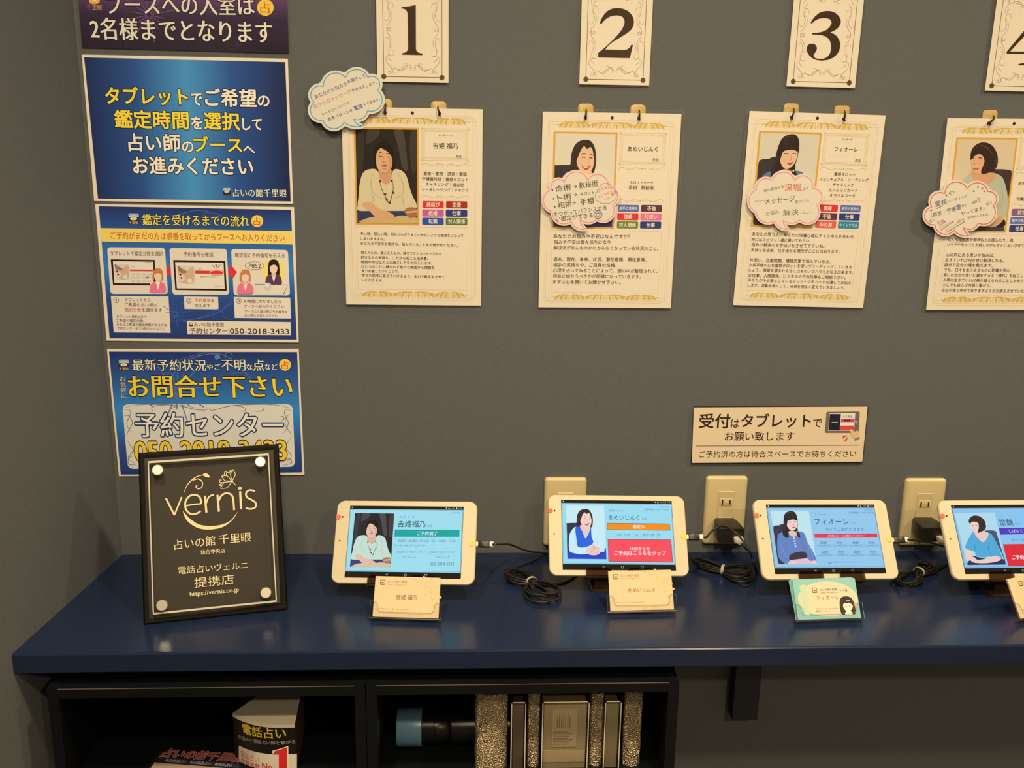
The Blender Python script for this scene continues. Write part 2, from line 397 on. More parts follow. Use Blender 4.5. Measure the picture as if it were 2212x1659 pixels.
# portraits: (kind, colour, points) in crop pixels of a source quad -------------
P1 = dict(quad=[(148,180),(637,183),(641,936),(162,933)], art=[
 ('p',(38,36,38),[(148,180),(637,183),(641,936),(162,933)]),
 ('b',(78,74,76),[(455,190),(525,188),(548,330),(562,505),(520,480),(490,330)]), ('b',(64,60,62),[(592,190),(632,188),(635,480),(600,520),(580,350)]),
 ('b',(70,66,68),[(250,185),(335,183),(320,250),(235,300)]), ('b',(56,54,56),[(170,190),(215,186),(205,500),(165,560)]),
 ('b',(20,18,20),[(296,430),(300,352),(325,305),(365,283),(410,290),(440,325),(452,380),(456,450),(476,515),(450,570),(420,560),(330,555),(304,520)]),
 ('b',(222,178,150),[(335,505),(430,505),(434,540),(440,600),(400,645),(345,590)]),
 ('b',(232,228,206),[(172,720),(178,640),(195,560),(225,515),(290,500),(325,520),(350,590),(395,625),(425,595),(440,530),(465,500),(520,515),(555,560),(580,650),(605,720),(632,775),(630,812),(575,820),(540,840),(190,838),(165,790)]),
 ('p',(50,66,118),[(161,838),(640,834),(641,936),(162,933)]),
 ('b',(222,196,150),[(185,930),(215,905),(290,885),(420,890),(520,872),(638,890),(640,934),(400,934)]),
 ('l',(196,190,164),[(300,512),(270,600),(290,690),(370,745)],6), ('l',(196,190,164),[(470,512),(520,600),(525,690),(440,748)],6),
 ('l',(205,198,172),[(395,640),(400,740),(395,830)],5), ('l',(196,190,164),[(270,690),(290,740),(280,770)],5), ('l',(196,190,164),[(520,700),(530,770),(540,830)],5),
 ('b',(232,192,160),[(215,768),(275,772),(330,815),(400,838),(455,872),(445,895),(400,888),(330,908),(300,882),(255,835),(208,800)]),
 ('l',(196,150,120),[(340,850),(385,875)],4), ('l',(196,150,120),[(318,862),(350,893)],4), ('l',(196,150,120),[(365,842),(420,872)],4),
 ('b',(180,128,100),[(540,830),(575,805),(632,815),(638,870),(590,890),(555,870)]), ('p',(228,202,160),[(528,842),(636,830),(638,845),(560,852)]),
 ('b',(234,196,166),[(312,400),(320,365),(345,335),(375,328),(405,345),(425,375),(440,410),(441,455),(432,495),(410,522),(380,532),(345,520),(320,490),(312,450)]),
 ('b',(20,18,20),[(300,410),(308,350),(345,312),(349,330),(328,360),(314,415),(312,470),(304,470)]), ('b',(20,18,20),[(343,322),(400,308),(440,345),(453,420),(443,425),(428,388),(398,358),(365,338)]),
 ('l',(70,48,40),[(330,392),(350,402),(368,399)],6), ('l',(70,48,40),[(395,402),(412,405),(427,398)],6), ('l',(90,62,50),[(325,377),(345,368),(364,376)],6), ('l',(90,62,50),[(392,378),(410,376),(426,384)],6),
 ('l',(190,138,112),[(374,405),(365,438),(378,446),(392,440)],6), ('b',(196,104,92),[(356,472),(380,463),(404,470),(380,479)]), ('l',(190,140,115),[(365,496),(382,500),(398,496)],4),
 ('b',(222,172,140),[(416,400),(438,415),(438,460),(425,500),(405,522),(420,470)]), ('l',(48,44,46),[(330,330),(370,300),(420,320)],4), ('l',(48,44,46),[(445,400),(452,450),(458,500)],4), ('l',(64,50,42),[(335,555),(350,640),(385,720),(415,768),(440,700),(448,640),(437,560)],5)] + [('d',(56,42,36),[p],8) for p in ((345,597),(437,592),(450,688),(384,700),(396,745),(420,768))])
P2 = dict(quad=[(316,312),(671,316),(694,816),(328,812)], art=[
 ('p',(236,240,240),[(316,312),(671,316),(694,816),(328,812)]),
 ('b',(50,52,70),[(320,485),(330,478),(400,476),(440,490),(440,740),(328,755),(324,600)]), ('l',(28,28,40),[(352,480),(360,560),(356,640)],4),
 ('p',(36,70,190),[(326,752),(500,735),(690,712),(694,816),(328,812)]),
 ('b',(238,243,250),[(342,660),(350,580),(385,525),(420,512),(540,515),(600,560),(640,620),(672,700),(668,748),(600,742),(520,765),(440,768),(360,750),(344,720)]),
 ('l',(205,215,232),[(392,560),(400,640),(440,720)],5), ('l',(205,215,232),[(600,580),(610,640),(600,690)],5), ('l',(205,215,232),[(640,640),(650,700)],4),
 ('b',(40,104,215),[(403,525),(442,508),(470,560),(496,620),(530,565),(548,515),(554,600),(568,665),(500,702),(430,700),(415,640)]), ('l',(26,78,178),[(496,620),(500,700)],4),
 ('b',(240,205,184),[(455,495),(532,495),(536,540),(497,614),(474,565),(448,520)]),
 ('b',(46,38,40),[(414,470),(418,410),(440,365),(480,346),(525,351),(552,385),(566,440),(562,500),(548,520),(528,500),(455,512),(430,514),(415,500)]),
 ('b',(246,214,194),[(449,440),(455,400),(480,372),(520,374),(545,402),(554,445),(549,490),(532,518),(503,524),(472,502),(453,472)]),
 ('b',(46,38,40),[(438,470),(434,400),(460,362),(500,350),(542,372),(560,425),(554,446),(542,402),(527,382),(508,392),(488,378),(470,400),(456,435)]),
 ('l',(60,40,38),[(478,439),(490,434),(503,440)],5), ('l',(60,40,38),[(522,441),(533,438),(545,445)],5), ('l',(110,80,70),[(474,422),(490,416),(506,422)],4), ('l',(110,80,70),[(522,424),(535,420),(548,428)],4),
 ('l',(214,160,140),[(514,440),(520,460),(510,466)],4), ('b',(250,206,190),[(466,462),(480,456),(490,466),(478,476)]), ('l',(84,70,70),[(440,400),(460,368),(500,358)],4), ('l',(84,70,70),[(424,420),(426,460),(424,490)],4), ('l',(84,70,70),[(556,400),(560,440),(556,480)],4), ('b',(190,82,80),[(482,480),(505,485),(534,477),(522,498),(500,500)]), ('b',(250,245,240),[(487,483),(506,487),(528,481),(518,490),(500,491)]),
 ('b',(242,206,186),[(502,745),(506,720),(530,700),(558,690),(575,666),(588,690),(620,700),(637,735),(626,765),(590,779),(540,776),(512,760)]),
 ('l',(206,158,136),[(540,720),(575,735),(625,742)],4), ('l',(206,158,136),[(530,738),(575,752),(615,760)],4), ('l',(206,158,136),[(555,704),(590,716),(622,722)],4), ('l',(206,158,136),[(575,668),(572,700),(590,712)],4)])
P3 = dict(quad=[(713,405),(1070,405),(1146,902),(784,905)], art=[
 ('p',(228,232,232),[(713,405),(1070,405),(1146,902),(784,905)]),
 ('b',(54,54,68),[(738,565),(752,546),(790,542),(838,540),(855,700),(865,880),(786,900),(766,780),(750,660)]), ('l',(84,84,98),[(770,570),(790,700),(810,800)],4),
 ('b',(100,134,188),[(778,650),(800,615),(850,605),(985,600),(1030,620),(1060,700),(1112,790),(1142,860),(1140,886),(1095,878),(1050,850),(1010,840),(905,862),(900,886),(860,902),(800,860),(776,780)]),
 ('l',(74,102,156),[(850,640),(860,740),(850,800)],5), ('l',(74,102,156),[(1010,640),(1020,740),(1060,830)],5), ('l',(136,166,208),[(800,700),(830,780),(880,860)],5), ('l',(136,166,208),[(1045,680),(1085,780),(1125,850)],5),
 ('b',(58,52,62),[(905,812),(1022,788),(1050,846),(900,870)]), ('p',(232,190,202),[(895,868),(1052,850),(1122,903),(888,905)]),
 ('b',(240,206,188),[(883,885),(910,875),(962,893),(955,905),(885,905)]), ('b',(240,206,188),[(1092,880),(1130,872),(1147,900),(1110,904)]),
 ('b',(234,196,176),[(888,575),(948,575),(962,622),(930,650),(886,622)]), ('l',(225,205,120),[(892,625),(925,640),(958,618)],7),
 ('b',(38,32,36),[(832,560),(835,480),(850,430),(890,409),(930,414),(957,450),(967,520),(964,580),(985,620),(990,662),(965,642),(945,600),(882,600),(882,656),(848,652),(826,622)]),
 ('b',(244,212,196),[(862,520),(870,482),(900,470),(945,480),(963,510),(959,555),(936,586),(908,592),(881,572),(865,546)]),
 ('b',(38,32,36),[(843,540),(850,450),(890,412),(940,428),(966,494),(930,489),(900,491),(872,502),(864,545)]),
 ('l',(60,42,40),[(880,514),(893,509),(908,514)],5), ('l',(60,42,40),[(930,511),(942,507),(955,511)],5), ('l',(210,160,144),[(922,515),(930,540),(920,545)],4),
 ('b',(246,204,190),[(878,545),(892,538),(902,548),(890,558)]), ('l',(86,76,84),[(860,440),(885,420),(920,424)],5), ('l',(78,68,76),[(842,500),(842,560),(838,620)],4), ('l',(78,68,76),[(868,470),(880,440),(890,486)],3), ('l',(78,68,76),[(910,440),(915,465),(916,488)],3), ('l',(78,68,76),[(962,560),(972,610),(982,650)],3), ('b',(196,92,90),[(908,558),(930,558),(948,552),(932,570)]), ('d',(240,240,240),[(960,600)],6)] + [('d',(235,235,225),[p],8) for p in ((930,665),(936,690),(941,715),(946,740))])
P4 = dict(quad=[(394,247),(863,252),(763,969),(318,966)], art=[
 ('p',(232,224,208),[(394,247),(863,252),(763,969),(318,966)]),
 ('b',(66,56,62),[(640,510),(690,490),(780,492),(825,510),(818,600),(800,700),(770,760),(700,560)]),
 ('b',(198,212,208),[(470,540),(510,510),(600,545),(660,515),(740,545),(772,610),(792,720),(780,845),(750,870),(715,842),(640,905),(430,900),(390,700),(420,600)]),
 ('l',(168,184,182),[(690,620),(660,720),(690,800)],6), ('l',(168,184,182),[(740,600),(750,700),(740,800)],5), ('l',(176,192,190),[(560,610),(600,700)],5),
 ('b',(226,182,156),[(508,480),(590,500),(650,515),(692,545),(640,602),(560,602),(512,556)]),
 ('p',(60,70,104),[(404,936),(620,935),(758,930),(763,969),(318,966)]), ('b',(28,28,36),[(500,930),(620,930),(720,915),(760,880),(764,930),(640,945)]),
 ('b',(226,184,158),[(556,915),(680,888),(733,850),(748,890),(692,936),(620,938)]),
 ('b',(238,200,176),[(498,410),(520,375),(560,362),(597,372),(612,420),(602,482),(577,522),(540,516),(513,492),(500,452)]),
 ('b',(52,36,36),[(493,402),(505,330),(550,285),(610,273),(670,300),(706,360),(714,430),(692,490),(640,516),(590,527),(580,500),(606,430),(592,382),(560,368),(530,382),(500,412)]),
 ('l',(110,84,78),[(560,300),(620,310),(680,380)],7), ('l',(92,68,64),[(515,340),(560,300),(600,294)],5), ('l',(92,68,64),[(610,420),(612,470),(600,510)],5), ('l',(92,68,64),[(690,380),(700,430),(684,480)],5), ('b',(244,192,164),[(545,430),(565,424),(582,436),(565,450)]), ('l',(62,42,40),[(505,404),(515,399),(527,404)],6), ('l',(62,42,40),[(556,402),(570,396),(586,402)],6),
 ('l',(204,156,134),[(532,408),(519,440),(536,450)],5), ('l',(186,90,84),[(513,481),(540,488),(572,477)],7)])
P4b = dict(quad=[(762,470),(1175,455),(1292,994),(898,999)], art=[
 ('p',(206,222,232),[(762,470),(1175,455),(1292,994),(898,999)]),
 ('b',(72,84,108),[(1070,650),(1120,640),(1185,650),(1205,700),(1245,830),(1285,960),(1200,780),(1130,680)]),
 ('b',(78,172,206),[(913,720),(935,685),(960,660),(1000,712),(1060,765),(1112,680),(1150,690),(1200,780),(1240,880),(1262,942),(1200,932),(1120,912),(1060,922),(985,902),(968,862),(878,826),(893,760)]),
 ('l',(48,136,170),[(960,760),(975,820),(965,860)],6), ('l',(48,136,170),[(1120,760),(1110,830),(1140,900)],6), ('l',(110,194,222),[(1040,790),(1050,860)],6),
 ('p',(36,44,92),[(896,975),(960,905),(1060,930),(1200,935),(1280,940),(1292,994),(898,999)]),
 ('b',(240,204,184),[(965,630),(1045,660),(1112,680),(1062,760),(985,706)]),
 ('b',(242,208,188),[(882,845),(940,855),(945,900),(920,940),(890,945),(876,900)]), ('b',(242,208,188),[(920,925),(965,918),(1000,945),(1080,935),(1180,905),(1235,925),(1222,955),(1110,978),(990,978),(940,962)]),
 ('b',(246,214,196),[(925,600),(935,560),(970,555),(1005,570),(1010,620),(995,652),(965,648),(945,632)]),
 ('b',(52,38,38),[(907,545),(925,508),(965,490),(1020,498),(1065,535),(1084,590),(1078,630),(1040,655),(1005,668),(1003,640),(1010,600),(1000,568),(960,562),(935,580),(918,575)]),
 ('l',(60,42,40),[(938,594),(948,590),(958,595)],5), ('l',(60,42,40),[(972,590),(984,588),(995,594)],5), ('l',(210,160,140),[(960,598),(952,615),(962,620)],4), ('l',(190,92,88),[(950,634),(965,638),(980,633)],5)])
def portrait(a, P, dst, mode, layer):
    """dst: quad of local points TL TR BR BL on the frame"""
    g0 = homog(P['quad'], [(0, 0), (1, 0), (1, 1), (0, 1)]); f1 = homog([(0, 0), (1, 0), (1, 1), (0, 1)], [tuple(p) for p in dst])
    def f(p):
        u, v = g0(p); return f1((min(1, max(0, u)), min(1, max(0, v))))
    old = a.L, a.mode
    a.L = lambda p: Vector(f(p)); a.mode = mode
    for k, it in enumerate(P['art']):
        lay = layer + k*0.22; kind, c, pts = it[:3]
        if kind == 'p': a.poly(pts, c, lay)
        elif kind == 'b': a.poly([tuple(p) for p in catmull([Vector(p) for p in pts], True, 5)], c, lay)
        elif kind == 'l': a.line(pts, it[3], c, lay, 5, True)
        elif kind == 'd': a.disc(pts[0], it[3], c, lay, n=12)
    a.L, a.mode = old

def sheet(F, w, h, parent, name='paper_sheet', m=None, t=0.0004, z=0.0, r=0.0006, x=0.0, y=0.0):
    b = MB(); b.rslab(x + w/2, y + h/2, w, h, r, [(0, z), (0, z + t)], m or PAPER, 3); o = b.build(name, parent)
    if name == 'laminate_film':
        q = MB(); n_ = 16; A = rrect(w, h, r, 3); B = rrect(w - 0.0013, h - 0.0013, r - 0.0006, 3)
        q.add([(x + w/2 + p[0], y + h/2 + p[1], z + t + 0.00015) for p in A + B], [(i, (i+1) % n_, n_ + (i+1) % n_, n_ + i) for i in range(n_)], film('sealed_rim', (0.9, 0.9, 0.88), 0.2, 6.0)); q.build('sealed_rim', parent)
    return o

# ------------------------------------------------------------------ posters on the left of the back wall
def fitted(cx, cz, w, h, rot, d):     # centre on the wall, size, turn in degrees, distance from the wall
    r = math.radians(rot); X = Vector((math.cos(r), 0, math.sin(r))); Y = Vector((-math.sin(r), 0, math.cos(r)))
    c = Vector((cx, 0, zr(cz))); c = CAM + (c - CAM)*(1 - d/-CAM.y)
    return Frame(c - X*w/2 - Y*h/2, X, Y), w
def wall_frame(bl, br, d, mid=None):
    A = on(*bl, 1, -d); B = on(*br, 1, -d); X = B - A
    return Frame(A, X, Vector((0, 0, 1))), X.length
NAVY = (35, 42, 88)
# purple poster
z1 = crop(0, 0, 3.3515)
F, w = wall_frame((177.5, 103), (610.2, 114.9), 0.0012); w = 0.297; h = 0.21
t = thing('poster', 'purple poster with cream serif lettering at the top left of the wall', 'poster', F.M, 'posters beside the left wall')
sheet(F, w, h, t, 'printed_sheet', grad('purple_print', 1, h, [(0.0, (38, 26, 36)), (0.22, (52, 34, 50)), (0.42, (112, 66, 96)), (0.6, (84, 50, 74)), (1.0, (60, 36, 60))]))
a = Art(F, z1, 0.0004)
sparkle(a, 1080, 110, 200, (108, 70, 96), 1, 16)
a.build('star_pattern', t); a = Art(F, z1, 0.0004); a.line([(900, 60), (940, 180), (910, 340)], 5, (68, 46, 62), 1); a.build('branch_pattern', t); a = Art(F, z1, 0.0004); a.line([(1640, 130), (1660, 320), (1800, 300), (1790, 180)], 4, (70, 48, 64), 1); a.ringl((1680, 320), 40, 5, (66, 46, 62), 1)
a.build('ring_pattern', t)
a = Art(F, z1, 0.0004)
a.text('ブースへの入室は', (772, 30), (1840, 38), (226, 206, 172), 3, h=150, xb=0.014, edge=((40, 24, 34), 0.045))
a.text('2名様までとなります', (655, 205), (1970, 235), (230, 210, 176), 3, h=160, xb=0.016, edge=((40, 24, 34), 0.045))
a.build('lettering', t)
a = Art(F, z1, 0.0004); fortune_mark(a, 1922, 55, 60); a.build('round_seal', t); a = Art(F, z1, 0.0004)
a.blob([(650, -30), (685, -50), (718, -30), (722, 15), (700, 28), (668, 28), (648, 14)], (235, 170, 60), 3); a.disc((685, -15), 22, (240, 220, 180), 4)
a.text('千里眼', (630, 50), (740, 54), (200, 150, 80), 3, h=40); a.build('emblem', t)
sheet(F, w + 0.006, h + 0.006, t, 'laminate_film', FILM, 0.0002, 0.0016, 0.003, -0.003, -0.003)

# blue tablet notice
F, w = fitted(-0.45336, 0.81581, 0.297, 0.21, -0.167, 0.0012); w = 0.297; h = 0.21
t = thing('poster', 'blue poster with large yellow and white lettering, second from the top', 'poster', F.M, 'posters beside the left wall')
sheet(F, w, h, t)
a = Art(F, z1, 0.0004)
a.poly([(610, 415), (2065, 450), (2105, 1458), (710, 1437)], grad('blue_gradient', 0, w, [(0.02, (30, 45, 76)), (0.25, (42, 74, 114)), (0.5, (70, 136, 174)), (0.72, (42, 76, 118)), (0.97, (28, 38, 66))]), 1)  # colour gradient across the panel belongs to the printed design
a.build('blue_panel', t)
a = Art(F, z1, 0.0004); Y = (255, 200, 52); Wt = (236, 226, 206); ED = ((22, 26, 44), 0.062)
for s_, p, q, c, hh in (('タブレット', (765,690), (1360,700), Y, 125), ('で', (1385,717), (1462,722), Wt, 85), ('ご希望', (1487,705), (1855,712), Wt, 127), ('の', (1868,731), (1950,733), Wt, 76),
    ('鑑定時間', (832,860), (1365,872), Y, 128), ('を', (1387,888), (1465,892), Wt, 88), ('選択', (1478,874), (1735,880), Y, 124), ('して', (1757,898), (1895,900), Wt, 84),
    ('占い師', (932,1030), (1303,1036), Wt, 124), ('の', (1320,1062), (1400,1064), Wt, 76), ('ブース', (1405,1042), (1750,1046), Y, 108), ('へ', (1762,1082), (1845,1085), Wt, 46),
    ('お進みください', (965,1195), (1830,1207), Wt, 124)):
    a.text(s_, p, q, c, 2, h=hh, bold=0.024, edge=ED)
a.text('占いの館千里眼', (1688,1394), (2075,1400), (226, 218, 204), 2, h=58, xb=0.01, edge=((25, 28, 50), 0.04))
a.build('lettering', t)
a = Art(F, z1, 0.0004); logo(a, 1642, 1387, 27); a.build('emblem', t)

# how it works poster
z3 = crop(180, 430, 4.424)
F, w = fitted(-0.45305, 0.60103, 0.297, 0.21, -0.255, 0.0012); w = 0.297; h = 0.21
t = thing('poster', 'blue poster with a yellow band and three illustrated panels, third from the top', 'poster', F.M, 'posters beside the left wall')
sheet(F, w, h, t)
VB = grad('blue_fall', 1, h, [(0.02, (40, 54, 94)), (0.3, (42, 68, 110)), (0.55, (52, 118, 156)), (0.75, (46, 90, 132)), (0.97, (36, 50, 90))])
a = Art(F, z3, 0.0004); a.poly([(148,68),(1985,103),(2040,1343),(252,1330)], VB, 1)
LB = (62, 90, 142)
sparkle(a, 880, 1100, 150, LB, 1.7, 16); sparkle(a, 820, 480, 140, LB, 1.7, 14)
a.line([(700,330),(860,180),(1080,110),(1300,150),(1450,260),(1600,430)], 7, LB, 1.7); a.line([(940,1160),(1100,1140),(1290,1080),(1440,960)], 8, LB, 1.7); a.line([(960,1170),(1150,1120),(1300,1040)], 5, LB, 1.7); a.ringl((1190,180),50,5,LB,1.7); a.ringl((1400,1080),70,5,LB,1.7)
a.build('blue_panel', t)
a = Art(F, z3, 0.0004); a.poly([(164,277),(1994,305),(2000,434),(178,405)], (236, 196, 84), 3)
a.text('ご予約がまだの方は順番を取ってからブースへお入りください', (262,345), (1922,372), (196, 78, 40), 4, h=70, xb=0.006); a.build('yellow_band', t)
a = Art(F, z3, 0.0004); a.text('鑑定を受けるまでの流れ', (568,196), (1585,211), (248, 206, 66), 3, h=106, xb=0.014, edge=((28, 28, 52), 0.05))
a.build('heading', t); a = Art(F, z3, 0.0004); logo(a, 482, 188, 52, text='千里眼'); a.build('emblem', t); a = Art(F, z3, 0.0004); fortune_mark(a, 1662, 210, 57); a.build('round_seal', t)
CREAM = (224, 200, 158)
def cat(a, q, layer):
    f = homog([(0,0),(1,0),(1,1),(0,1)], q); g = lambda pts: [f(p) for p in pts]
    a.poly(q, (214, 190, 160), layer)
    a.blob(g([(0.0,0.25),(0.25,0.12),(0.55,0.25),(0.9,0.05),(0.98,0.35),(0.95,0.75),(0.75,0.98),(0.3,0.95),(0.05,0.7)]), (206, 164, 118), layer+1)
    a.blob(g([(0.0,0.0),(0.3,0.2),(0.55,0.35),(0.3,0.42),(0.05,0.3)]), (150, 112, 82), layer+2); a.blob(g([(0.05,0.5),(0.3,0.5),(0.42,0.7),(0.25,0.9),(0.05,0.8)]), (226, 190, 150), layer+2)
    a.blob(g([(0.55,0.75),(0.8,0.72),(0.8,0.95),(0.6,0.97)]), (228, 200, 166), layer+3)
    for p in ((0.14,0.5),(0.2,0.68)): a.disc(f(p), 9, (50, 36, 28), layer+3)
def woman(a, cx, cy, s, hair, cloth, layer, longh=False):
    g = lambda pts: [(cx + x*s, cy + y*s) for x, y in pts]
    if longh: a.blob(g([(-52,-40),(-40,-95),(0,-112),(40,-95),(54,-40),(52,40),(20,60),(-20,60),(-50,40)]), hair, layer)
    a.blob(g([(-72,125),(-70,60),(-40,30),(0,24),(40,30),(70,60),(72,125),(0,132)]), cloth, layer+1)
    a.poly(g([(-22,28),(22,28),(2,105)]), (240, 214, 186), layer+2); a.blob(g([(-14,0),(14,0),(16,40),(0,55),(-16,40)]), (226, 176, 130), layer+2)
    a.blob(g([(-36,-30),(-30,-65),(0,-75),(30,-65),(36,-30),(24,10),(0,22),(-24,10)]), (236, 190, 146), layer+3)
    if not longh: a.blob(g([(-48,8),(-50,-45),(-30,-92),(5,-102),(38,-88),(50,-40),(48,8),(36,6),(36,-40),(0,-56),(-34,-38),(-36,8)]), hair, layer+4)
    else: a.blob(g([(-52,-20),(-42,-90),(0,-108),(42,-92),(54,-20),(38,-35),(10,-62),(-30,-48),(-40,-10)]), hair, layer+4)
def step_panel(q, title, ta, tb, draw):
    a = Art(F, z3, 0.0004); a.quad_r(q, 34, CREAM, 2.5); a.text(title, ta, tb, (70, 54, 40), 3, h=44, res=2, xb=0.004); draw(a); a.build('step_panel', t)
RED = (214, 52, 48)
def tabdraw(a, fr, inn, cq, bar):
    a.poly(fr, (38, 26, 22), 3); a.poly(inn, (226, 206, 172), 4); cat(a, cq, 5); a.poly(bar, RED, 5)
def d1(a):
    tabdraw(a, [(263,575),(684,581),(694,825),(285,819)], [(285,592),(668,598),(674,806),(299,803)], [(303,620),(440,622),(447,768),(310,765)], [(447,672),(665,675),(666,690),(448,688)])
    a.text('テスト', (452,645), (500,647), (70, 60, 50), 5, res=2); a.line([(590,605),(655,606)], 5, (120,110,95), 5, 1)
    for y in (715, 748, 782):
        for x in (458, 510, 562, 614): a.poly([(x,y-10),(x+42,y-9),(x+42,y+12),(x,y+11)], (206, 188, 158), 5)
    for k, (dx, dy) in enumerate(((-30,4),(-22,-16),(-4,-28))): a.poly([(618+dx, 752+dy), (626+dx*0.2-6, 756), (626+dx*0.2+4, 748)], (170, 60, 50), 6)
    a.blob([(640,815),(655,770),(665,775),(680,810)], (240, 196, 160), 6); woman(a, 715, 762, 1.0, (196, 120, 60), (226, 112, 122), 7)
def d2(a):
    tabdraw(a, [(860,582),(1356,590),(1373,876),(880,868)], [(879,602),(1341,608),(1353,858),(896,853)], [(903,635),(1062,637),(1070,810),(912,805)], [(1072,682),(1215,684),(1215,713),(1072,711)])
    a.text('テスト', (1078,663), (1140,665), (70, 60, 50), 5, res=2); a.disc((1276,702), 74, RED, 5, 29); a.ringl((1276,702), 66, 5, (236, 214, 180), 6, 22)
    a.text('受付が完了いたしました。', (1122,741), (1275,743), (60, 48, 40), 5, res=2); a.poly([(1255,828),(1338,830),(1338,842),(1255,840)], (200, 182, 152), 5)
    for k in (-1, 0, 1): a.poly([(1272+k*34-10, 634-(1-abs(k))*6), (1272+k*34+10, 634-(1-abs(k))*6), (1272+k*12, 658)], (190, 60, 50), 6)
    a.line([(1255,622),(1330,624)], 4, (130,118,100), 5, 1)
def d3(a):
    a.disc((1820,690), 106, (240, 206, 84), 3, 118); woman(a, 1820, 690, 1.02, (34, 28, 26), (92, 54, 76), 4, True)
    a.poly([(1640,810),(1956,818),(1914,912),(1640,912)], CREAM, 9); a.line([(1640,812),(1955,820),(1912,910)], 5, (110,92,72), 10, 1)
    a.disc((1765,832), 35, (196, 186, 168), 11); a.disc((1758,824), 18, (226, 216, 200), 12)
    woman(a, 1550, 772, 1.0, (196, 120, 60), (226, 112, 122), 11)
    a.disc((1637,635), 92, (120,100,80), 5, 40); a.disc((1637,635), 88, CREAM, 6, 36); a.poly([(1590,664),(1612,668),(1585,686)], CREAM, 7)
    a.text('7852', (1580,634), (1700,638), (60, 46, 36), 8, h=38)
step_panel([(229,459),(781,465),(811,906),(261,906)], 'タブレットで鑑定分数を選択', (258,518), (762,523), d1)
step_panel([(823,467),(1371,475),(1396,913),(854,912)], '予約番号を確認', (960,526), (1243,530), d2)
step_panel([(1412,477),(1956,487),(1976,921),(1439,919)], '鑑定前に予約番号を伝える', (1450,535), (1925,541), d3)
a = Art(F, z3, 0.0004); a.poly([(795,645),(832,645),(838,730),(800,730)], RED, 2); a.build('arrow_shaft', t); a = Art(F, z3, 0.0004)
a.poly([(1384,650),(1413,650),(1412,627),(1470,698),(1424,766),(1419,735),(1391,733)], RED, 5); a.build('red_arrow', t)
def step_box(q, lines):
    a = Art(F, z3, 0.0004); a.poly(q, CREAM, 2)
    for s_, p, q_, c in lines: a.text(s_, p, q_, c, 3, res=2, xb=0.004)
    a.build('step_caption', t)
DK = (72, 54, 40); RT = (206, 70, 52)
step_box([(265,925),(815,930),(836,1278),(292,1274)], [('①',(290,965),(342,966),DK),('タブレットから',(397,960),(642,965),DK),('ご希望の占い師の',(397,1007),(707,1012),DK),('鑑定分数',(397,1055),(555,1058),RT),('を選びます',(562,1058),(752,1060),DK),
   ('タブレット表記以外で',(318,1122),(607,1126),DK),('ご希望の鑑定分数、',(318,1160),(585,1163),DK),('またはご希望の開始時間がある方は',(322,1197),(800,1202),DK),('予約センターまでお知らせください',(325,1233),(780,1239),DK)])
step_box([(962,930),(1288,935),(1294,1053),(968,1049)], [('②',(985,970),(1035,972),DK),('予約番号',(1065,967),(1215,970),RT),('を',(1222,970),(1252,971),DK),('控えます',(1063,1014),(1213,1017),DK)])
step_box([(1438,935),(1978,942),(1985,1142),(1448,1136)], [('③',(1462,972),(1512,974),DK),('お時間になりましたら',(1533,975),(1893,979),DK),('ブース',(1535,1022),(1635,1023),(150,60,60)),('へお入りください',(1642,1023),(1920,1026),DK),('ブースに入室の際に予約番号を',(1543,1072),(1950,1078),DK),('占い師にお伝えください',(1543,1110),(1855,1113),DK)])
a = Art(F, z3, 0.0004); a.poly([(990,1158),(1982,1171),(1985,1303),(996,1295)], CREAM, 2); a.outline([(990,1158),(1982,1171),(1985,1303),(996,1295)], 5, (40,36,50), 3)
a.text('占いの館千里眼', (1062,1194), (1345,1198), (80,62,46), 3, h=42, xb=0.004); logo(a, 1033, 1196, 18, layer=3)
a.text('予約センター', (1018,1258), (1378,1260), (44,32,28), 3, h=56, xb=0.012); a.text('：', (1386,1260), (1398,1260), (44,32,28), 3, h=34); a.text('050-2018-3433', (1402,1261), (1966,1266), (44,32,28), 3, h=50, xb=0.012); a.build('phone_box', t)

# reservation centre poster
z4 = crop(200, 740, 4.424)
F, w = fitted(-0.45345, 0.37887, 0.297, 0.21, 0.317, 0.0012); w = 0.297; h = 0.21
t = thing('poster', 'blue poster with a pale phone number panel partly behind the black plaque', 'poster', F.M, 'posters beside the left wall')
sheet(F, w, h, t)
a = Art(F, z4, 0.0004); a.poly([(158,86),(1955,90),(2006,1240),(270,1262)], grad('blue_wave', 1, h, [(0.02, (38, 56, 98)), (0.25, (44, 76, 120)), (0.52, (54, 126, 166)), (0.75, (46, 84, 124)), (0.97, (34, 48, 88))]), 1)
sparkle(a, 810, 460, 300, (78, 108, 150), 2, 18); a.line([(760,330),(860,190),(1100,110),(1300,140),(1500,330),(1650,520),(1700,600)], 9, (84,104,150), 2); a.line([(700,330),(830,170),(1080,95)], 5, (84,104,150), 2)
a.ringl((1300,130),36,6,(84,104,150),2); a.ringl((1540,510),60,6,(84,104,150),2); a.line([(1330,290),(1490,280),(1400,370),(1330,290)], 6, (84,104,150), 2, 1); a.poly([(1160,130),(1205,105),(1225,145),(1180,165)], (96,116,158), 2)
a.build('blue_panel', t)
a = Art(F, z4, 0.0004); K = ((20, 22, 40), 0.05)
for s_, p, q, hh in (('最新予約状況',(382,213),(1085,216),108), ('やご',(1092,232),(1222,232),62), ('不明',(1234,214),(1460,216),106), ('な',(1470,231),(1530,232),58), ('点',(1535,215),(1640,217),108), ('など',(1648,231),(1768,231),60)):
    a.text(s_, p, q, (228, 216, 204), 3, h=hh, xb=0.013, edge=K)
for k, ch in enumerate('お気軽に'): a.text(ch, (262 + k*4, 345 + 54*k), (316 + k*4, 345 + 54*k), (214, 170, 96), 3, h=46, xb=0.008)
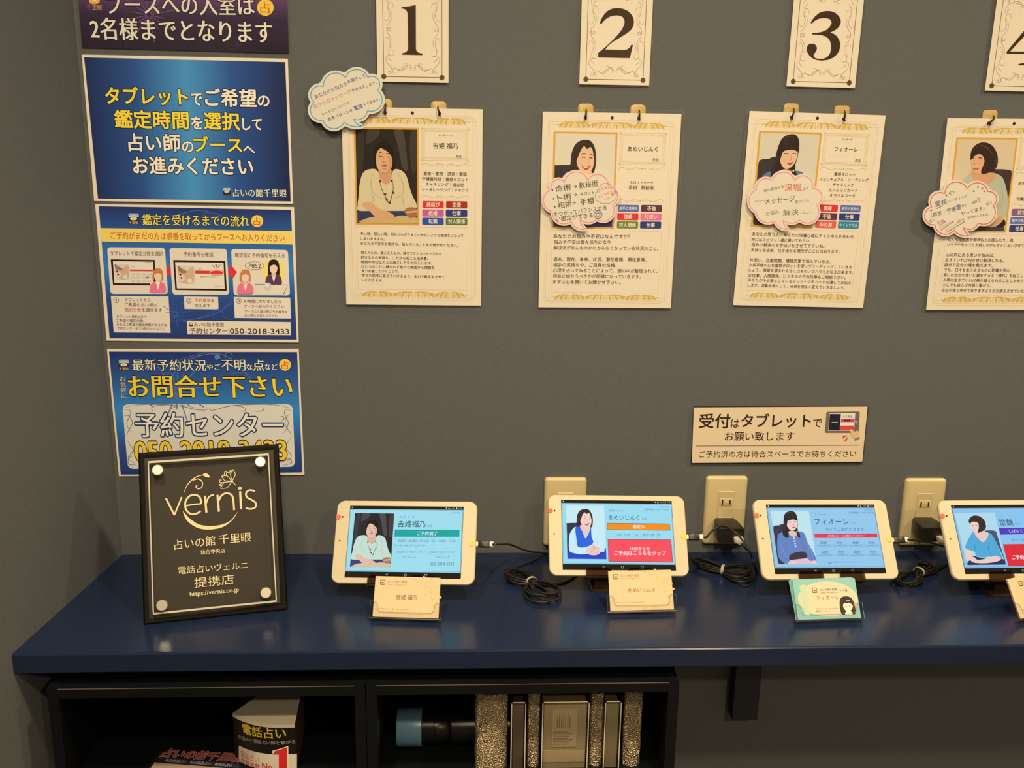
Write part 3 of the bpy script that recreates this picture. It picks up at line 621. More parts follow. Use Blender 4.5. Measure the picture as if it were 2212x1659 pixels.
a.text('お問合せ下さい', (345,416), (1905,418), (250, 196, 42), 3, h=215, xb=0.02, edge=((34, 26, 26), 0.042)); a.build('lettering', t)
a = Art(F, z4, 0.0004); logo(a, 300, 212, 50, text='千里眼'); a.build('emblem', t); a = Art(F, z4, 0.0004); fortune_mark(a, 1840, 212, 56); a.build('round_seal', t)
a = Art(F, z4, 0.0004); a.quad_r([(285,590),(1912,588),(1937,1186),(338,1206)], 60, (214, 200, 186), 2, 8)
SW = (110, 92, 78)
for p in ([(300,620),(500,590),(800,600),(1000,640),(1090,640),(1095,615)], [(1900,625),(1700,590),(1350,600),(1150,645),(1110,625)], [(580,655),(565,620),(620,600),(700,600)], [(740,660),(760,625),(860,600),(1000,625)], [(1640,600),(1630,645),(1560,660)], [(1350,600),(1450,620),(1460,650),(1410,655)],
          [(300,640),(350,640),(365,680),(330,760),(345,820),(385,860)], [(300,700),(350,700),(380,770),(330,870),(335,900)], [(330,920),(360,980),(390,1030),(340,1100),(400,1150)], [(400,1080),(350,1100),(345,1160),(420,1165)], [(1905,650),(1850,640),(1835,680),(1870,760),(1850,830),(1815,870)], [(1905,690),(1860,700),(1840,780),(1890,860),(1900,900)], [(1905,900),(1860,960),(1850,1010),(1900,1080),(1860,1140)], [(1800,1150),(1880,1110),(1900,1150),(1820,1170)], [(1790,710),(1815,705),(1830,730),(1800,745)]):
    a.line(p, 6, SW, 3, 8, True)
a.text('予約センター', (412,785), (1818,785), (236, 222, 202), 4, h=232, xb=0.012, edge=((30, 52, 88), 0.052))
a.text('050-2018-3433', (408,1040), (1850,1028), (248, 190, 44), 4, h=190, xb=0.022, edge=((40, 28, 24), 0.045)); a.build('phone_panel', t)

# ------------------------------------------------------------------ reception sign
zs = crop(1470, 850, 5.144)
F, w = wall_frame(zs((115, 772)), zs((2020, 763)), 0.001); TLp = F.P(*zs((132, 140))); h = TLp.y
t = thing('reception_sign', 'wide cream reception sign with a black rim above the middle outlet', 'sign', F.M)
b = MB(); b.rslab(w/2, h/2, w, h, 0.0008, [(0, 0), (0, 0.0022), (0.0004, 0.0026)], M('black_rim', (0.01, 0.009, 0.008), 0.4, 0.4), 2); b.build('backing_board', t)
a = Art(F, zs, 0.0027); BR = (52, 34, 20); a.poly([(145,150),(2072,140),(2013,752),(121,765)], M('cream_print', alb((222, 188, 132)), 0.4, 0.3), 0); a.build('cream_face', t)
a = Art(F, zs, 0.0027)
for s_, p, q, hh, bo in (('受付',(205,298),(545,300),158,0.018), ('は',(556,326),(650,329),94,0.008), ('タブレット',(672,295),(1440,295),150,0.018), ('で',(1466,323),(1562,325),88,0.006), ('お願い致します',(490,469),(1258,468),98,0.006), ('ご予約済の方は待合スペースでお待ちください',(202,669),(1945,662),74,0.0)):
    a.text(s_, p, q, BR, 2, h=hh, bold=bo)
a.line([(165,577),(1985,568)], 7, (120, 92, 56), 2, 1); a.build('lettering', t)
a = Art(F, zs, 0.0027); a.quad_r([(1615,198),(1986,195),(1970,432),(1597,432)], 20, (112, 94, 72), 2); a.poly([(1650,216),(1934,214),(1920,408),(1634,410)], (228, 208, 174), 3)
a.poly([(1652,222),(1775,222),(1762,405),(1637,405)], (34, 30, 34), 4); a.line([(1672,314),(1738,313)], 6, (190,180,170), 5, 1); a.text('○○先生', (1796,248), (1905,250), (120,100,80), 5, res=2)
a.poly([(1778,275),(1926,275),(1923,312),(1775,312)], (186, 70, 104), 4)
for x in (1822,1845,1868): a.disc((x,294), 10, (80,20,40), 5)
a.poly([(1768,352),(1920,350),(1916,402),(1764,404)], (216, 60, 50), 4); a.line([(1785,380),(1880,379)], 5, (230,140,120), 5, 1); a.disc((1945,313), 15, (160,146,126), 4)
a.blob([(1878,398),(1896,392),(1920,418),(1945,408),(1962,410),(1972,470),(1930,492),(1895,462)], (222, 170, 108), 5); a.poly([(1922,500),(1974,474),(1986,490),(1934,518)], (124, 122, 108), 6)
a.poly([(1793,462),(1850,458),(1800,490)], (190, 84, 60), 5); a.poly([(1812,512),(1856,470),(1834,526)], (190, 84, 60), 5); a.build('tablet_illustration', t)

# ------------------------------------------------------------------ number cards
zn = crop(1150, 0, 6.32)
def ncard(bl, br, hang): 
    A = on(*bl, 1, -0.003); B = on(*br, 1, -0.003); return Frame(A, B - A, Vector((0, 0, 1)))
zn1 = crop(640, 0, 4.6095); zn3 = crop(1570, 0, 6.144); zn4 = crop(1960, 0, 6.381)
NC = [ncard(zn1((808,812)), zn1((1500,825)), 0), ncard(zn((640,1150)), zn((1570,1166)), 0), ncard(zn3((790,1145)), zn3((1690,1168)), 0), ncard(zn4((1066,1247)), zn4((1966,1272)), 0)]
NW, NH = 0.105, 0.148
F2 = NC[1]
def n2(pts): return [F2.P(*zn(p)) for p in pts]
ORN = [[(890,165),(902,130),(885,90),(850,80),(828,120),(830,180),(850,240),(830,300),(800,328),(780,310),(782,285)], [(835,140),(845,170),(875,220),(875,280),(840,350),(805,390),(798,440),(805,490),(845,550),(865,610),(850,690),(815,730)],
  [(775,600),(780,565),(805,550),(830,585),(835,650),(812,710),(810,760),(830,795),(860,800),(878,770),(865,720)], [(850,800),(800,790),(770,830),(780,890),(830,950),(848,1000),(835,1035),(800,1035),(788,1000)], [(795,805),(815,850),(850,880)], [(800,990),(808,1015),(828,1012),(835,985)],
  [(890,1028),(860,1030),(855,990),(880,965),(920,985),(960,1005),(1010,980),(1050,940),(1055,915),(1025,898),(995,915)], [(900,975),(950,988),(1000,960),(1040,930),(1080,925),(1105,950),(1105,985),(1080,995)], [(1068,945),(1090,955),(1088,972)],
  [(830,85),(805,40),(812,0),(845,-40),(850,-100),(830,-130),(795,-120),(790,-95)], [(825,80),(850,30),(882,2)], [(895,-110),(860,-128),(857,-90),(880,-65),(940,-95),(1010,-80),(1055,-20),(1025,0),(995,-15)], [(900,-70),(990,-60),(1080,-25),(1105,-50),(1085,-95)]]
def nsym(pts): return [Vector((NW - p.x, p.y)) for p in pts]
DIG = {
 '1': [[(1048,85),(1048,70),(1080,69),(1120,64),(1160,56),(1190,50),(1192,480),(1195,502),(1204,516),(1220,526),(1258,535),(1256,549),(1052,544),(1055,530),(1082,524),(1100,512),(1110,496),(1114,475),(1109,140),(1105,120),(1096,104),(1083,93),(1068,87)]],
 '2': [[(920,322),(930,285),(950,240),(985,190),(1030,148),(1080,123),(1130,112),(1180,111),(1240,122),(1300,148),(1350,195),(1380,250),(1386,300),(1376,360),(1345,410),(1290,455),(1200,510),(1100,572),(1040,620),(995,675),(1240,684),(1290,675),(1325,650),(1350,611),(1372,613),(1330,793),(897,784),(898,722),(1000,640),(1100,545),(1170,470),(1220,405),(1250,345),(1259,300),(1252,260),(1235,235),(1205,217),(1160,210),(1110,213),(1060,226),(1010,256),(970,292),(941,328)]],
 '3': [[(1110,305),(1130,268),(1165,222),(1215,178),(1265,156),(1320,147),(1380,150),(1440,172),(1485,213),(1508,255),(1512,300),(1498,340),(1465,380),(1420,410),(1368,433),(1420,450),(1460,482),(1490,530),(1505,585),(1502,630),(1485,685),(1450,732),(1405,768),(1340,795),(1260,805),(1190,796),(1135,772),(1090,732),(1062,685),(1058,645),(1068,608),(1090,586),(1125,578),(1160,584),(1185,606),(1196,640),(1188,672),(1168,702),(1150,726),(1152,748),(1170,770),(1215,783),(1280,780),(1330,758),(1365,715),(1382,660),(1384,610),(1375,560),(1350,515),(1305,480),(1250,464),(1190,459),(1133,458),(1133,440),(1190,437),(1260,424),(1320,398),(1365,355),(1389,312),(1385,278),(1362,252),(1320,241),(1270,240),(1215,250),(1170,274),(1128,312)]],
 '4': [[(1365,740),(1370,708),(1790,205),(1880,205),(1880,300),(1790,310),(1415,708)], [(1365,740),(1380,710),(1985,718),(1985,750)], [(1770,230),(1880,205),(1880,850),(1770,850)], [(1528,899),(1530,882),(1620,862),(1700,830),(1770,800),(1880,800),(1910,878),(1975,882),(1975,904)]]}
NCROP = {'1': zn1, '2': zn, '3': zn3, '4': zn4}
for k, F in enumerate(NC):
    d = '1234'[k]
    t = thing('number_card', 'laminated card with a black numeral %s inside scroll ornament' % d, 'number card', F.M, 'number cards along the top of the wall')
    sheet(F, NW, NH, t)
    a = Art(F, NCROP[d], 0.0004)
    for p in DIG[d]: a.poly(p, (58, 40, 20), 2)
    a.build('numeral', t)
    a = Art(F, ident, 0.0004); c = (124, 100, 66)
    for p in ORN:
        q = catmull(n2(p), False, 6); a.lline(q, 0.00042, c, 2, True); a.lline(nsym(q), 0.00042, c, 2, True)
    q = [F2.P(*zn((828 + 28*math.cos(i*0.3491), 442 + 18*math.sin(i*0.3491)))) for i in range(19)]
    a.lline(q, 0.00035, c, 2); a.lline(nsym(q), 0.00035, c, 2); a.build('scroll_ornament', t)
    a = Art(F, ident, 0.0004); c = (96, 74, 44)
    dl, dr = n2([(725,1080)])[0], n2([(1505,1095)])[0]; yb = (dl.y + dr.y)/2; xl = (dl.x + NW - dr.x)/2
    P = [Vector((xl, yb)), Vector((NW-xl, yb)), Vector((NW-xl, NH-yb)), Vector((xl, NH-yb)), Vector((xl, yb))]
    for i in range(4): a.lline([P[i], P[i+1]], 0.0007, c, 2)
    for i in range(4): a.face([P[i] + Vector((math.cos(j*0.2618), math.sin(j*0.2618)))*0.0037 for j in range(24)], (84, 66, 44), 3)
    a.build('border_frame', t)
    sheet(F, NW + 0.005, NH + 0.005, t, 'laminate_film', FILM, 0.0002, 0.0011, 0.003, -0.0025, -0.0025)

# ------------------------------------------------------------------ profile sheets
k1 = crop(730, 230, 3.685); k2 = crop(1150, 220, 3.606); k3 = crop(1570, 220, 3.606); k4 = crop(1960, 230, 3.607)
AW, AH = 0.210, 0.297
HD = 0.003
PF = [fitted(x, z, AW, AH, r, HD)[0] for x, z, r in ((-0.12337, 0.70472, -0.158), (0.17732, 0.70229, -0.072), (0.48941, 0.70631, -0.911), (0.79981, 0.70265, 0.31))]
G2 = PF[1]
def T(p): return G2.P(*k2(p))                       # template point measured on the second sheet
GOLD = (204, 158, 66); PALE = (206, 176, 116)
def petal(a, p, d, L, wd, c, layer, bend=0.25):
    d = Vector(d).normalized(); n = Vector((-d.y, d.x)); pts = []
    for s_, ws in ((0, 0.15), (0.3, 0.6), (0.65, 1.0), (0.9, 0.75), (1.0, 0.2)): pts.append(p + d*L*s_ + n*(wd*0.5*ws + bend*L*s_*s_))
    for s_, ws in ((1.0, 0.2), (0.9, 0.75), (0.65, 1.0), (0.3, 0.6), (0, 0.15)): pts.append(p + d*L*s_ + n*(-wd*0.5*ws + bend*L*s_*s_))
    a.face(pts, c, layer)
def leafrow(a, cx, cy, w, flip):
    n = 6
    for s_ in (-1, 1):
        a.lline(catmull([Vector((cx + s_*0.001, cy + flip*0.0046)), Vector((cx + s_*w*0.25, cy + flip*0.0048)), Vector((cx + s_*w*0.52, cy + flip*0.0022))], False, 5), 0.0019, GOLD, 1.5, True)
        for i in range(n):
            f = (i + 0.2)/n; x = cx + s_*(w/2*0.80*f + 0.0006); ln = 0.0074 + 0.0034*f
            petal(a, Vector((x, cy + flip*0.0046)), (s_*(0.42 + 0.80*f), -flip*(1.0 - 0.62*f)), ln, 0.0034, GOLD if i % 2 else (224, 184, 92), 2 + 0.1*i, -0.30*s_*flip)
def swirl(a, c, r, s_, col, wd=0.0004):
    pts = [c + Vector((s_*r*(1 - i/16)*math.cos(i*0.55), r*(1 - i/16)*math.sin(i*0.55)))*1.0 for i in range(15)]
    a.lline(pts, wd, col, 2, True)
def divider(a, y, x0, x1):
    m_ = (x0 + x1)/2; hw = (x1 - x0)/2
    for s_ in (-1, 1):
        a.lline(catmull([Vector((m_ + s_*hw*0.1, y)), Vector((m_ + s_*hw*0.3, y + 0.0012)), Vector((m_ + s_*hw*0.55, y - 0.0015)), Vector((m_ + s_*hw*0.8, y + 0.0014)), Vector((m_ + s_*hw*0.97, y + 0.001)), Vector((m_ + s_*hw, y - 0.001)), Vector((m_ + s_*hw*0.95, y - 0.002))], False, 5), 0.0005, PALE, 2)
        swirl(a, Vector((m_ + s_*hw*0.32, y - 0.001)), 0.0024, s_, PALE); swirl(a, Vector((m_ + s_*hw*0.12, y - 0.001)), 0.0018, s_, PALE)
    a.face([Vector((m_, y + 0.0015)), Vector((m_ - 0.0012, y)), Vector((m_, y - 0.0015)), Vector((m_ + 0.0012, y))], GOLD, 3)
def lrect(a, q, wd, c, layer): a_ = [Vector(p) for p in q]; [a.lline([a_[i], a_[(i+1) % 4]], wd, c, layer) for i in range(4)]
def box4(x0, y0, x1, y1): return [(x0, y0), (x1, y0), (x1, y1), (x0, y1)]
tl_b, br_b = T((135,152)), T((1025,1556)); FR = box4(tl_b.x, br_b.y, AW - tl_b.x, tl_b.y)
PQ = [T((177,247)), T((650,250)), T((620,975)), T((165,972))]
px0 = (PQ[0].x + PQ[3].x)/2; px1 = (PQ[1].x + PQ[2].x)/2; py1 = (PQ[0].y + PQ[1].y)/2; py0 = (PQ[2].y + PQ[3].y)/2
PHOTO = [Vector((px0, py1)), Vector((px1, py1)), Vector((px1, py0)), Vector((px0, py0))]
nb0, nb1 = T((678,487)), T((1042,247))
tb0, tb1 = T((143,1482)), T((1006,1008))
TAGS = []
for r_, (x0, x1, y0, y1) in enumerate(((665,830,803,855),(660,827,868,920),(657,824,932,984))):
    TAGS.append((T((x0,y1+1)), T((x1,y0))))
    dx = 180; TAGS.append((T((x0+dx,y1+2)), T((x1+dx,y0+1))))
CREST = dict(red=(212,44,46), dred=(160,40,34), mag=(196,84,124), navy=(36,52,98), blue=(40,72,136), green=(84,104,40), slate=(84,100,146), purp=(92,38,58), pink=(226,106,120), olive=(104,120,36), sal=(220,86,72), teal=(36,124,128), mauve=(130,82,98))
SHEETS = [
 dict(label='laminated profile sheet of a woman in a cream blouse reaching over cards', P=P1, cr=k1, furi=('よしき ふくの',(803,228),(910,230)), name=('吉姫 福乃',(757,311),(955,314)), sen=((938,398),(985,400)),
  skills=[('霊感・霊視｜透視｜霊聴',(682,532),(1026,540)),('守護霊対話｜霊感タロット',(670,575),(1038,582)),('チャネリング｜過去世',(700,618),(1002,624)),('シータヒーリング｜チャクラ',(667,660),(1038,666))],
  tags=[('縁結び','red'),('恋愛','dred'),('結婚','mag'),('仕事','navy'),('転職','blue'),('対人関係','green')],
  body=[('辛い時、悲しい時、何もかもがうまくいかないような気持ちになって',(180,1012),(998,1030)),('しまいますよね。',(180,1051),(372,1055)),('あなたの不安なお気持ち、悩んでいることをお聞かせください。',(180,1088),(955,1106)),('視えたもの、聴こえたもの、降りてきたメッセージから',(183,1162),(825,1174)),('好きな人の気持ち、これから起こる出来事、',(183,1200),(718,1210)),('時間や大切な人との過ごし方をお伝えします。',(185,1237),(752,1247)),('ひとつのことに縛られず色々な側面から問題を',(187,1273),(768,1283)),('見つめ直していくことで、',(190,1308),(485,1313)),('幸せの思考に変えていけるよう、全力で鑑定をさせて',(190,1342),(848,1357)),('いただきます。',(190,1380),(360,1384))]),
 dict(label='laminated profile sheet of a smiling woman with a bob under numeral 2', P=P2, cr=k2, furi=None, name=('あめいじんぐ',(742,366),(980,368)), sen=((935,450),(985,452)),
  skills=[('タロットカード',(760,627),(940,629)),('手相｜数秘術',(750,668),(944,670))],
  tags=[('相手の気持ち','slate'),('不倫','purp'),('復縁','red'),('片想い','pink'),('対人関係','olive'),('仕事','navy')],
  body=[('あなたのお悩みや不安はなんですか？',(165,1046),(760,1049)),('悩みや不安は堂々巡りになり',(167,1091),(608,1093)),('解決法がなんなのかわからなくなっている状況のこと。',(165,1136),(982,1142)),('過去、現在、未来、状況、潜在意識、顕在意識、',(163,1225),(888,1229)),('相手の気持ちや、ご自身の性格、',(163,1269),(655,1272)),('心理を占いでみることによって、頭の中が整理されて、',(161,1312),(973,1318)),('何処に向かうべきかが明確になっていきます。',(160,1356),(845,1361)),('まずは心を開いてお聞かせ下さい。',(160,1402),(688,1405))]),
 dict(label='laminated profile sheet of a long-haired woman on a black chair under numeral 3', P=P3, cr=k3, furi=('ふぃおーれ',(895,292),(980,294)), name=('フィオーレ',(837,368),(1020,372)), sen=((998,455),(1045,457)),
  skills=[('霊感タロット',(836,563),(1000,567)),('スピリチュアル・リーディング',(722,602),(1103,608)),('チャネリング',(826,644),(990,648)),('ルノルマンカード',(790,686),(1018,690)),('オラクルカード',(800,728),(1000,731))],
  tags=[('復縁','red'),('相手の気持ち','slate'),('不倫','purp'),('仕事','navy'),('年の差','sal'),('ツインソウル','teal')],
  body=[('あなたの想う人、あなたの深層心理にチャンネルを合わせ、',(197,1028),(1000,1051)),('時にはスピリット達に導いてもらい、',(193,1072),(652,1081)),('悩みの解決のお手伝いをさせて下さいね。',(191,1111),(760,1123)),('気持ちを全部、吐き出せる場所がここにはあります。',(188,1152),(880,1167)),('片思い、恋愛問題、複雑恋愛で悩んでいる方、',(180,1230),(808,1245)),('お相手様の心を霊感タロットを使ってリーディングしていきま',(175,1269),(972,1288)),('しょう。復縁を望まれる方にはそのノウハウもお伝え出来ます。',(171,1308),(985,1329)),('お仕事、人間関係、ビジネスの方向性等もご相談下さい。',(168,1350),(925,1367)),('あなたが今必要としているメッセージをカードを通してお伝え',(165,1387),(968,1409)),('します。波動を軽くして、未来を明るく変えていきましょう。',(162,1427),(920,1448))]),
 dict(label='laminated profile sheet of a woman in pale green cut off by the right photo edge', P=P4, cr=k4, furi=None, name=None, sen=None,
  skills=[('前世',(865,598),(918,600)),('守護霊',(848,720),(926,722))], tags=[('前世','mauve'),None,('相手の気持ち','slate'),None,('仕事','navy'),None],
  body=[('亡くなった方や御神仏とお話したり、魂、',(315,1033),(832,1042)),('ハイヤーセルフとお話しながらセッションさせて',(308,1075),(908,1082)),('心の内にある思いや悩みは、',(300,1155),(678,1160)),('生きていれば向き合い解決したる、',(294,1194),(750,1199)),('自分で自分の魂を救えます。',(290,1233),(665,1238)),('でも、日々をあらゆるものに影響を受け、',(285,1272),(808,1278)),('更には自分の思いに蓋をすると『穢れ』を起こし',(280,1311),(902,1317)),('人間は生きていれば乗り越えられることしかあり',(276,1351),(903,1358)),('少しでも自らが内側と繋がり、',(272,1391),(650,1395)),('自分の魂と幸せでありますようお力添えさせていた',(268,1430),(909,1437))])]
GOLDFR = M('gold_print', alb((212, 150, 44)), 0.35, 0.4)
for k, S in enumerate(SHEETS):
    F = PF[k]; cr = S['cr']
    t = thing('profile_sheet', S['label'], 'profile sheet', F.M, 'profile sheets hung on the wall')
    sheet(F, AW, AH, t)
    a = Art(F, ident, 0.0004)
    lrect(a, FR, 0.0004, PALE, 1); i_ = 0.0028
    x0, y0, x1, y1 = FR[0][0] - i_, FR[0][1] + i_*1.6, FR[2][0] + i_, FR[2][1] - i_*1.6; lrect(a, box4(x0, y0, x1, y1), 0.0003, (214,186,130), 1)
    lrect(a, box4(x0 + 2.6*i_, y0 - 2.6*i_, x1 - 2.6*i_, y1 + 2.6*i_), 0.0003, (214,186,130), 1)
    yt = (T((330,186)).y + T((895,192)).y)/2; yb = (T((285,1525)).y + T((840,1530)).y)/2
    for cx_, w_ in ((T((330,186)).x, 0.042), (AW/2, 0.062), (AW - T((330,186)).x, 0.042)):
        leafrow(a, cx_, yt, w_, 1); leafrow(a, cx_, yb, w_, 1)
    for cx_, s_ in ((0.030, -1), (0.070, 1), (AW-0.070, -1), (AW-0.030, 1)):
        for y_ in (yt, yb):
            swirl(a, Vector((cx_, y_)), 0.0032, s_, GOLD); a.lline(catmull([Vector((cx_ + s_*0.003, y_)), Vector((cx_ + s_*0.006, y_ + 0.002)), Vector((cx_ + s_*0.010, y_))], False, 4), 0.0004, GOLD, 2)
    a.build('gold_ornament', t)
    a = Art(F, ident, 0.0004); g = 0.0028
    a.face([Vector(p) for p in box4(px0 - g, py0 - g, px1 + g, py1 + g)], GOLDFR, 1); portrait(a, S['P'], PHOTO, pig, 1.5); a.build('portrait_photo', t)
    a = Art(F, cr, 0.0004)
    lrect(a, box4(nb0.x, nb0.y, nb1.x, nb1.y), 0.0006, PALE, 1); lrect(a, box4(nb0.x + 0.0022, nb0.y + 0.0022, nb1.x - 0.0022, nb1.y - 0.0022), 0.0009, (214,192,112), 1); lrect(a, box4(nb0.x + 0.004, nb0.y + 0.004, nb1.x - 0.004, nb1.y - 0.004), 0.0003, PALE, 1)
    for cx_ in (nb0.x, nb1.x):
        for cy_ in (nb0.y, nb1.y):
            for q in (1, -1): a.lline([Vector((cx_-0.002, cy_-0.002*q)), Vector((cx_+0.002, cy_+0.002*q))], 0.0011, (190,166,96), 2, True)
    hw = (nb1.x - nb0.x); hh = (nb1.y - nb0.y)
    for fy in (0.72, 0.28): a.lline([Vector((nb0.x + hw*0.15, nb0.y + hh*fy)), Vector((nb1.x - hw*0.15, nb0.y + hh*fy))], 0.0003, (170,144,100), 2, True)
    if S['furi']: a.text(*S['furi'], DARKTX, 2, res=2)
    if S['name']: a.text(*S['name'], (56,38,22), 2, bold=0.006, xb=0.008)
    if S['sen']: a.text('先生', *S['sen'], DARKTX, 2, res=2)
    a.build('name_box', t)
    a = Art(F, cr, 0.0004)
    for s_ in S['skills']: a.text(*s_, DARKTX, 2, res=2, xb=0.008)
    divider(a, T((850,520)).y, nb0.x - 0.001, nb1.x + 0.001); divider(a, T((845,768)).y, nb0.x - 0.001, nb1.x + 0.001); a.build('skill_list', t)
    for (q0, q1), tg in zip(TAGS, S['tags']):
        if not tg: continue
        a = Art(F, ident, 0.0004); x0, x1 = q0.x, q1.x; y0, y1 = q0.y, q1.y; r_ = 0.0018
        a.face([Vector(((x0+x1)/2 + p[0], (y0+y1)/2 + p[1])) for p in rrect(x1-x0, y1-y0, r_, 4)], CREST[tg[1]], 1)
        a.L = lambda p: Vector(p); n_ = len(tg[0]); tw = min((x1-x0)*0.86, 0.0066*n_); ym = (y0+y1)/2
        vs, fs = glyphs(tg[0], 2); gw = max(v[0] for v in vs) - min(v[0] for v in vs); gh = max(v[1] for v in vs) - min(v[1] for v in vs)
        a.text(tg[0], ((x0+x1)/2 - tw/2, ym), ((x0+x1)/2 + tw/2, ym), (236,214,180), 2, h=min(0.0072, tw/gw*gh*1.15), bold=0.012, res=2); a.build('topic_tag', t)
    a = Art(F, cr, 0.0004); lrect(a, box4(tb0.x, tb0.y, tb1.x, tb1.y), 0.00035, (196,172,128), 1)
    for s_ in S['body']: a.text(*s_, DARKTX, 2, res=2, xb=0.006)
    a.build('message_text', t)
    ym = T((621,124)).y; xm = AW/2
    for dx in (-0.0405, 0, 0.0405):
        a = Art(F, ident, 0.0004); a.face([Vector((xm + dx + 0.0024*math.cos(j*0.3142), ym + 0.0024*math.sin(j*0.3142))) for j in range(20)], (46,34,26), 2); a.build('punched_hole', t)
    sheet(F, AW + 0.010, AH + 0.010, t, 'laminate_film', FILM, 0.0002, 0.0022, 0.004, -0.005, -0.005)
    S['ym'] = ym

# ------------------------------------------------------------------ wall hooks
HOOKM = M('amber_plastic', (0.50, 0.38, 0.16), 0.3, 0.5); PIN = M('bronze_pin', (0.05, 0.035, 0.02), 0.35, 0.5, 0.6)
HK = [(0, k1, (395, -60), (430, 70), (380, -20), (383, 62), 'numeral 1, half behind the blue bubble', 1), (0, k1, (757, -41), (845, 70), (796, -4), (805, 78), 'numeral 1, near its right corner', 0),
 (1, k2, (372,14), (460,85), (419,55), (414,130), 'numeral 2, on the left', 0), (1, k2, (780,22), (868,90), (832,62), (821,135), 'numeral 2, on the right', 0),
 (2, k3, (460,12), (549,80), (521,52), (498,128), 'numeral 3, on the left', 0), (2, k3, (857,28), (943,95), (916,68), (900,138), 'numeral 3, on the right', 0), (3, k4, (604,27), (692,90), (669,70), (637,140), 'numeral 4', 0)]
HW, HH2 = 0.0235, 0.042
for k, cr, tl, br, p0, p1, lab, part in HK:
    TL = on(*cr(tl), 1, -0.001); TR = on(*cr((br[0], tl[1])), 1, -0.001)
    if part: cx_ = TR.x - HW/2
    else: cx_ = (TL.x + TR.x)/2
    O = Vector((cx_, -0.0004, TL.z - HH2/2))
    t = thing('wall_hook', 'amber adhesive hook holding the profile sheet under ' + lab, 'hook', Frame(O, (1, 0, 0), (0, 0, 1)).M, 'amber hooks holding the sheets')
    b = MB(); b.rslab(0, 0, HW, HH2, 0.006, [(0, 0), (0, 0.0011), (0.0006, 0.0015)], HOOKM, 6); b.build('hook_plate', t, True)
    A = on(*cr(p0), 1, -0.0035); hx = min((-0.0405, 0.0405), key=lambda d: abs((PF[k].M @ Vector((AW/2 + d, SHEETS[k]['ym'], 0))).x - O.x)); B = PF[k].M @ Vector((AW/2 + hx, SHEETS[k]['ym'] - 0.0006, 0.0032)); b = MB()
    q = [A - O, A - O + Vector((0, -0.004, -0.004)), (A*0.35 + B*0.65) - O + Vector((0, -0.003, 0)), B - O, B - O + Vector((0, -0.002, -0.0015))]
    b.tube([(v.x, v.z, -v.y) for v in q], lambda u: 0.0009 + 0.0009*u, PIN, 8); b.build('hook_pin', t, True)

# ------------------------------------------------------------------ speech bubbles
def arc3(A, Bm, C, n=10):
    A, Bm, C = Vector(A), Vector(Bm), Vector(C)
    ctrl = 2*Bm - 0.5*(A + C); out = []
    # circular arc through three points
    ax, ay, bx, by, cx_, cy_ = *A, *Bm, *C; d = 2*(ax*(by-cy_) + bx*(cy_-ay) + cx_*(ay-by))
    if abs(d) < 1e-3: return [tuple(A.lerp(C, i/n)) for i in range(n)]
    ux = ((ax*ax+ay*ay)*(by-cy_) + (bx*bx+by*by)*(cy_-ay) + (cx_*cx_+cy_*cy_)*(ay-by))/d; uy = ((ax*ax+ay*ay)*(cx_-bx) + (bx*bx+by*by)*(ax-cx_) + (cx_*cx_+cy_*cy_)*(bx-ax))/d
    r = math.hypot(ax-ux, ay-uy); a0 = math.atan2(ay-uy, ax-ux); am = math.atan2(by-uy, bx-ux); a1 = math.atan2(cy_-uy, cx_-ux)
    def nrm(x): return x % (2*math.pi)
    if nrm(am - a0) <= nrm(a1 - a0): sp = nrm(a1 - a0)
    else: sp = -nrm(a0 - a1)
    return [(ux + r*math.cos(a0 + sp*i/n), uy + r*math.sin(a0 + sp*i/n)) for i in range(n)]
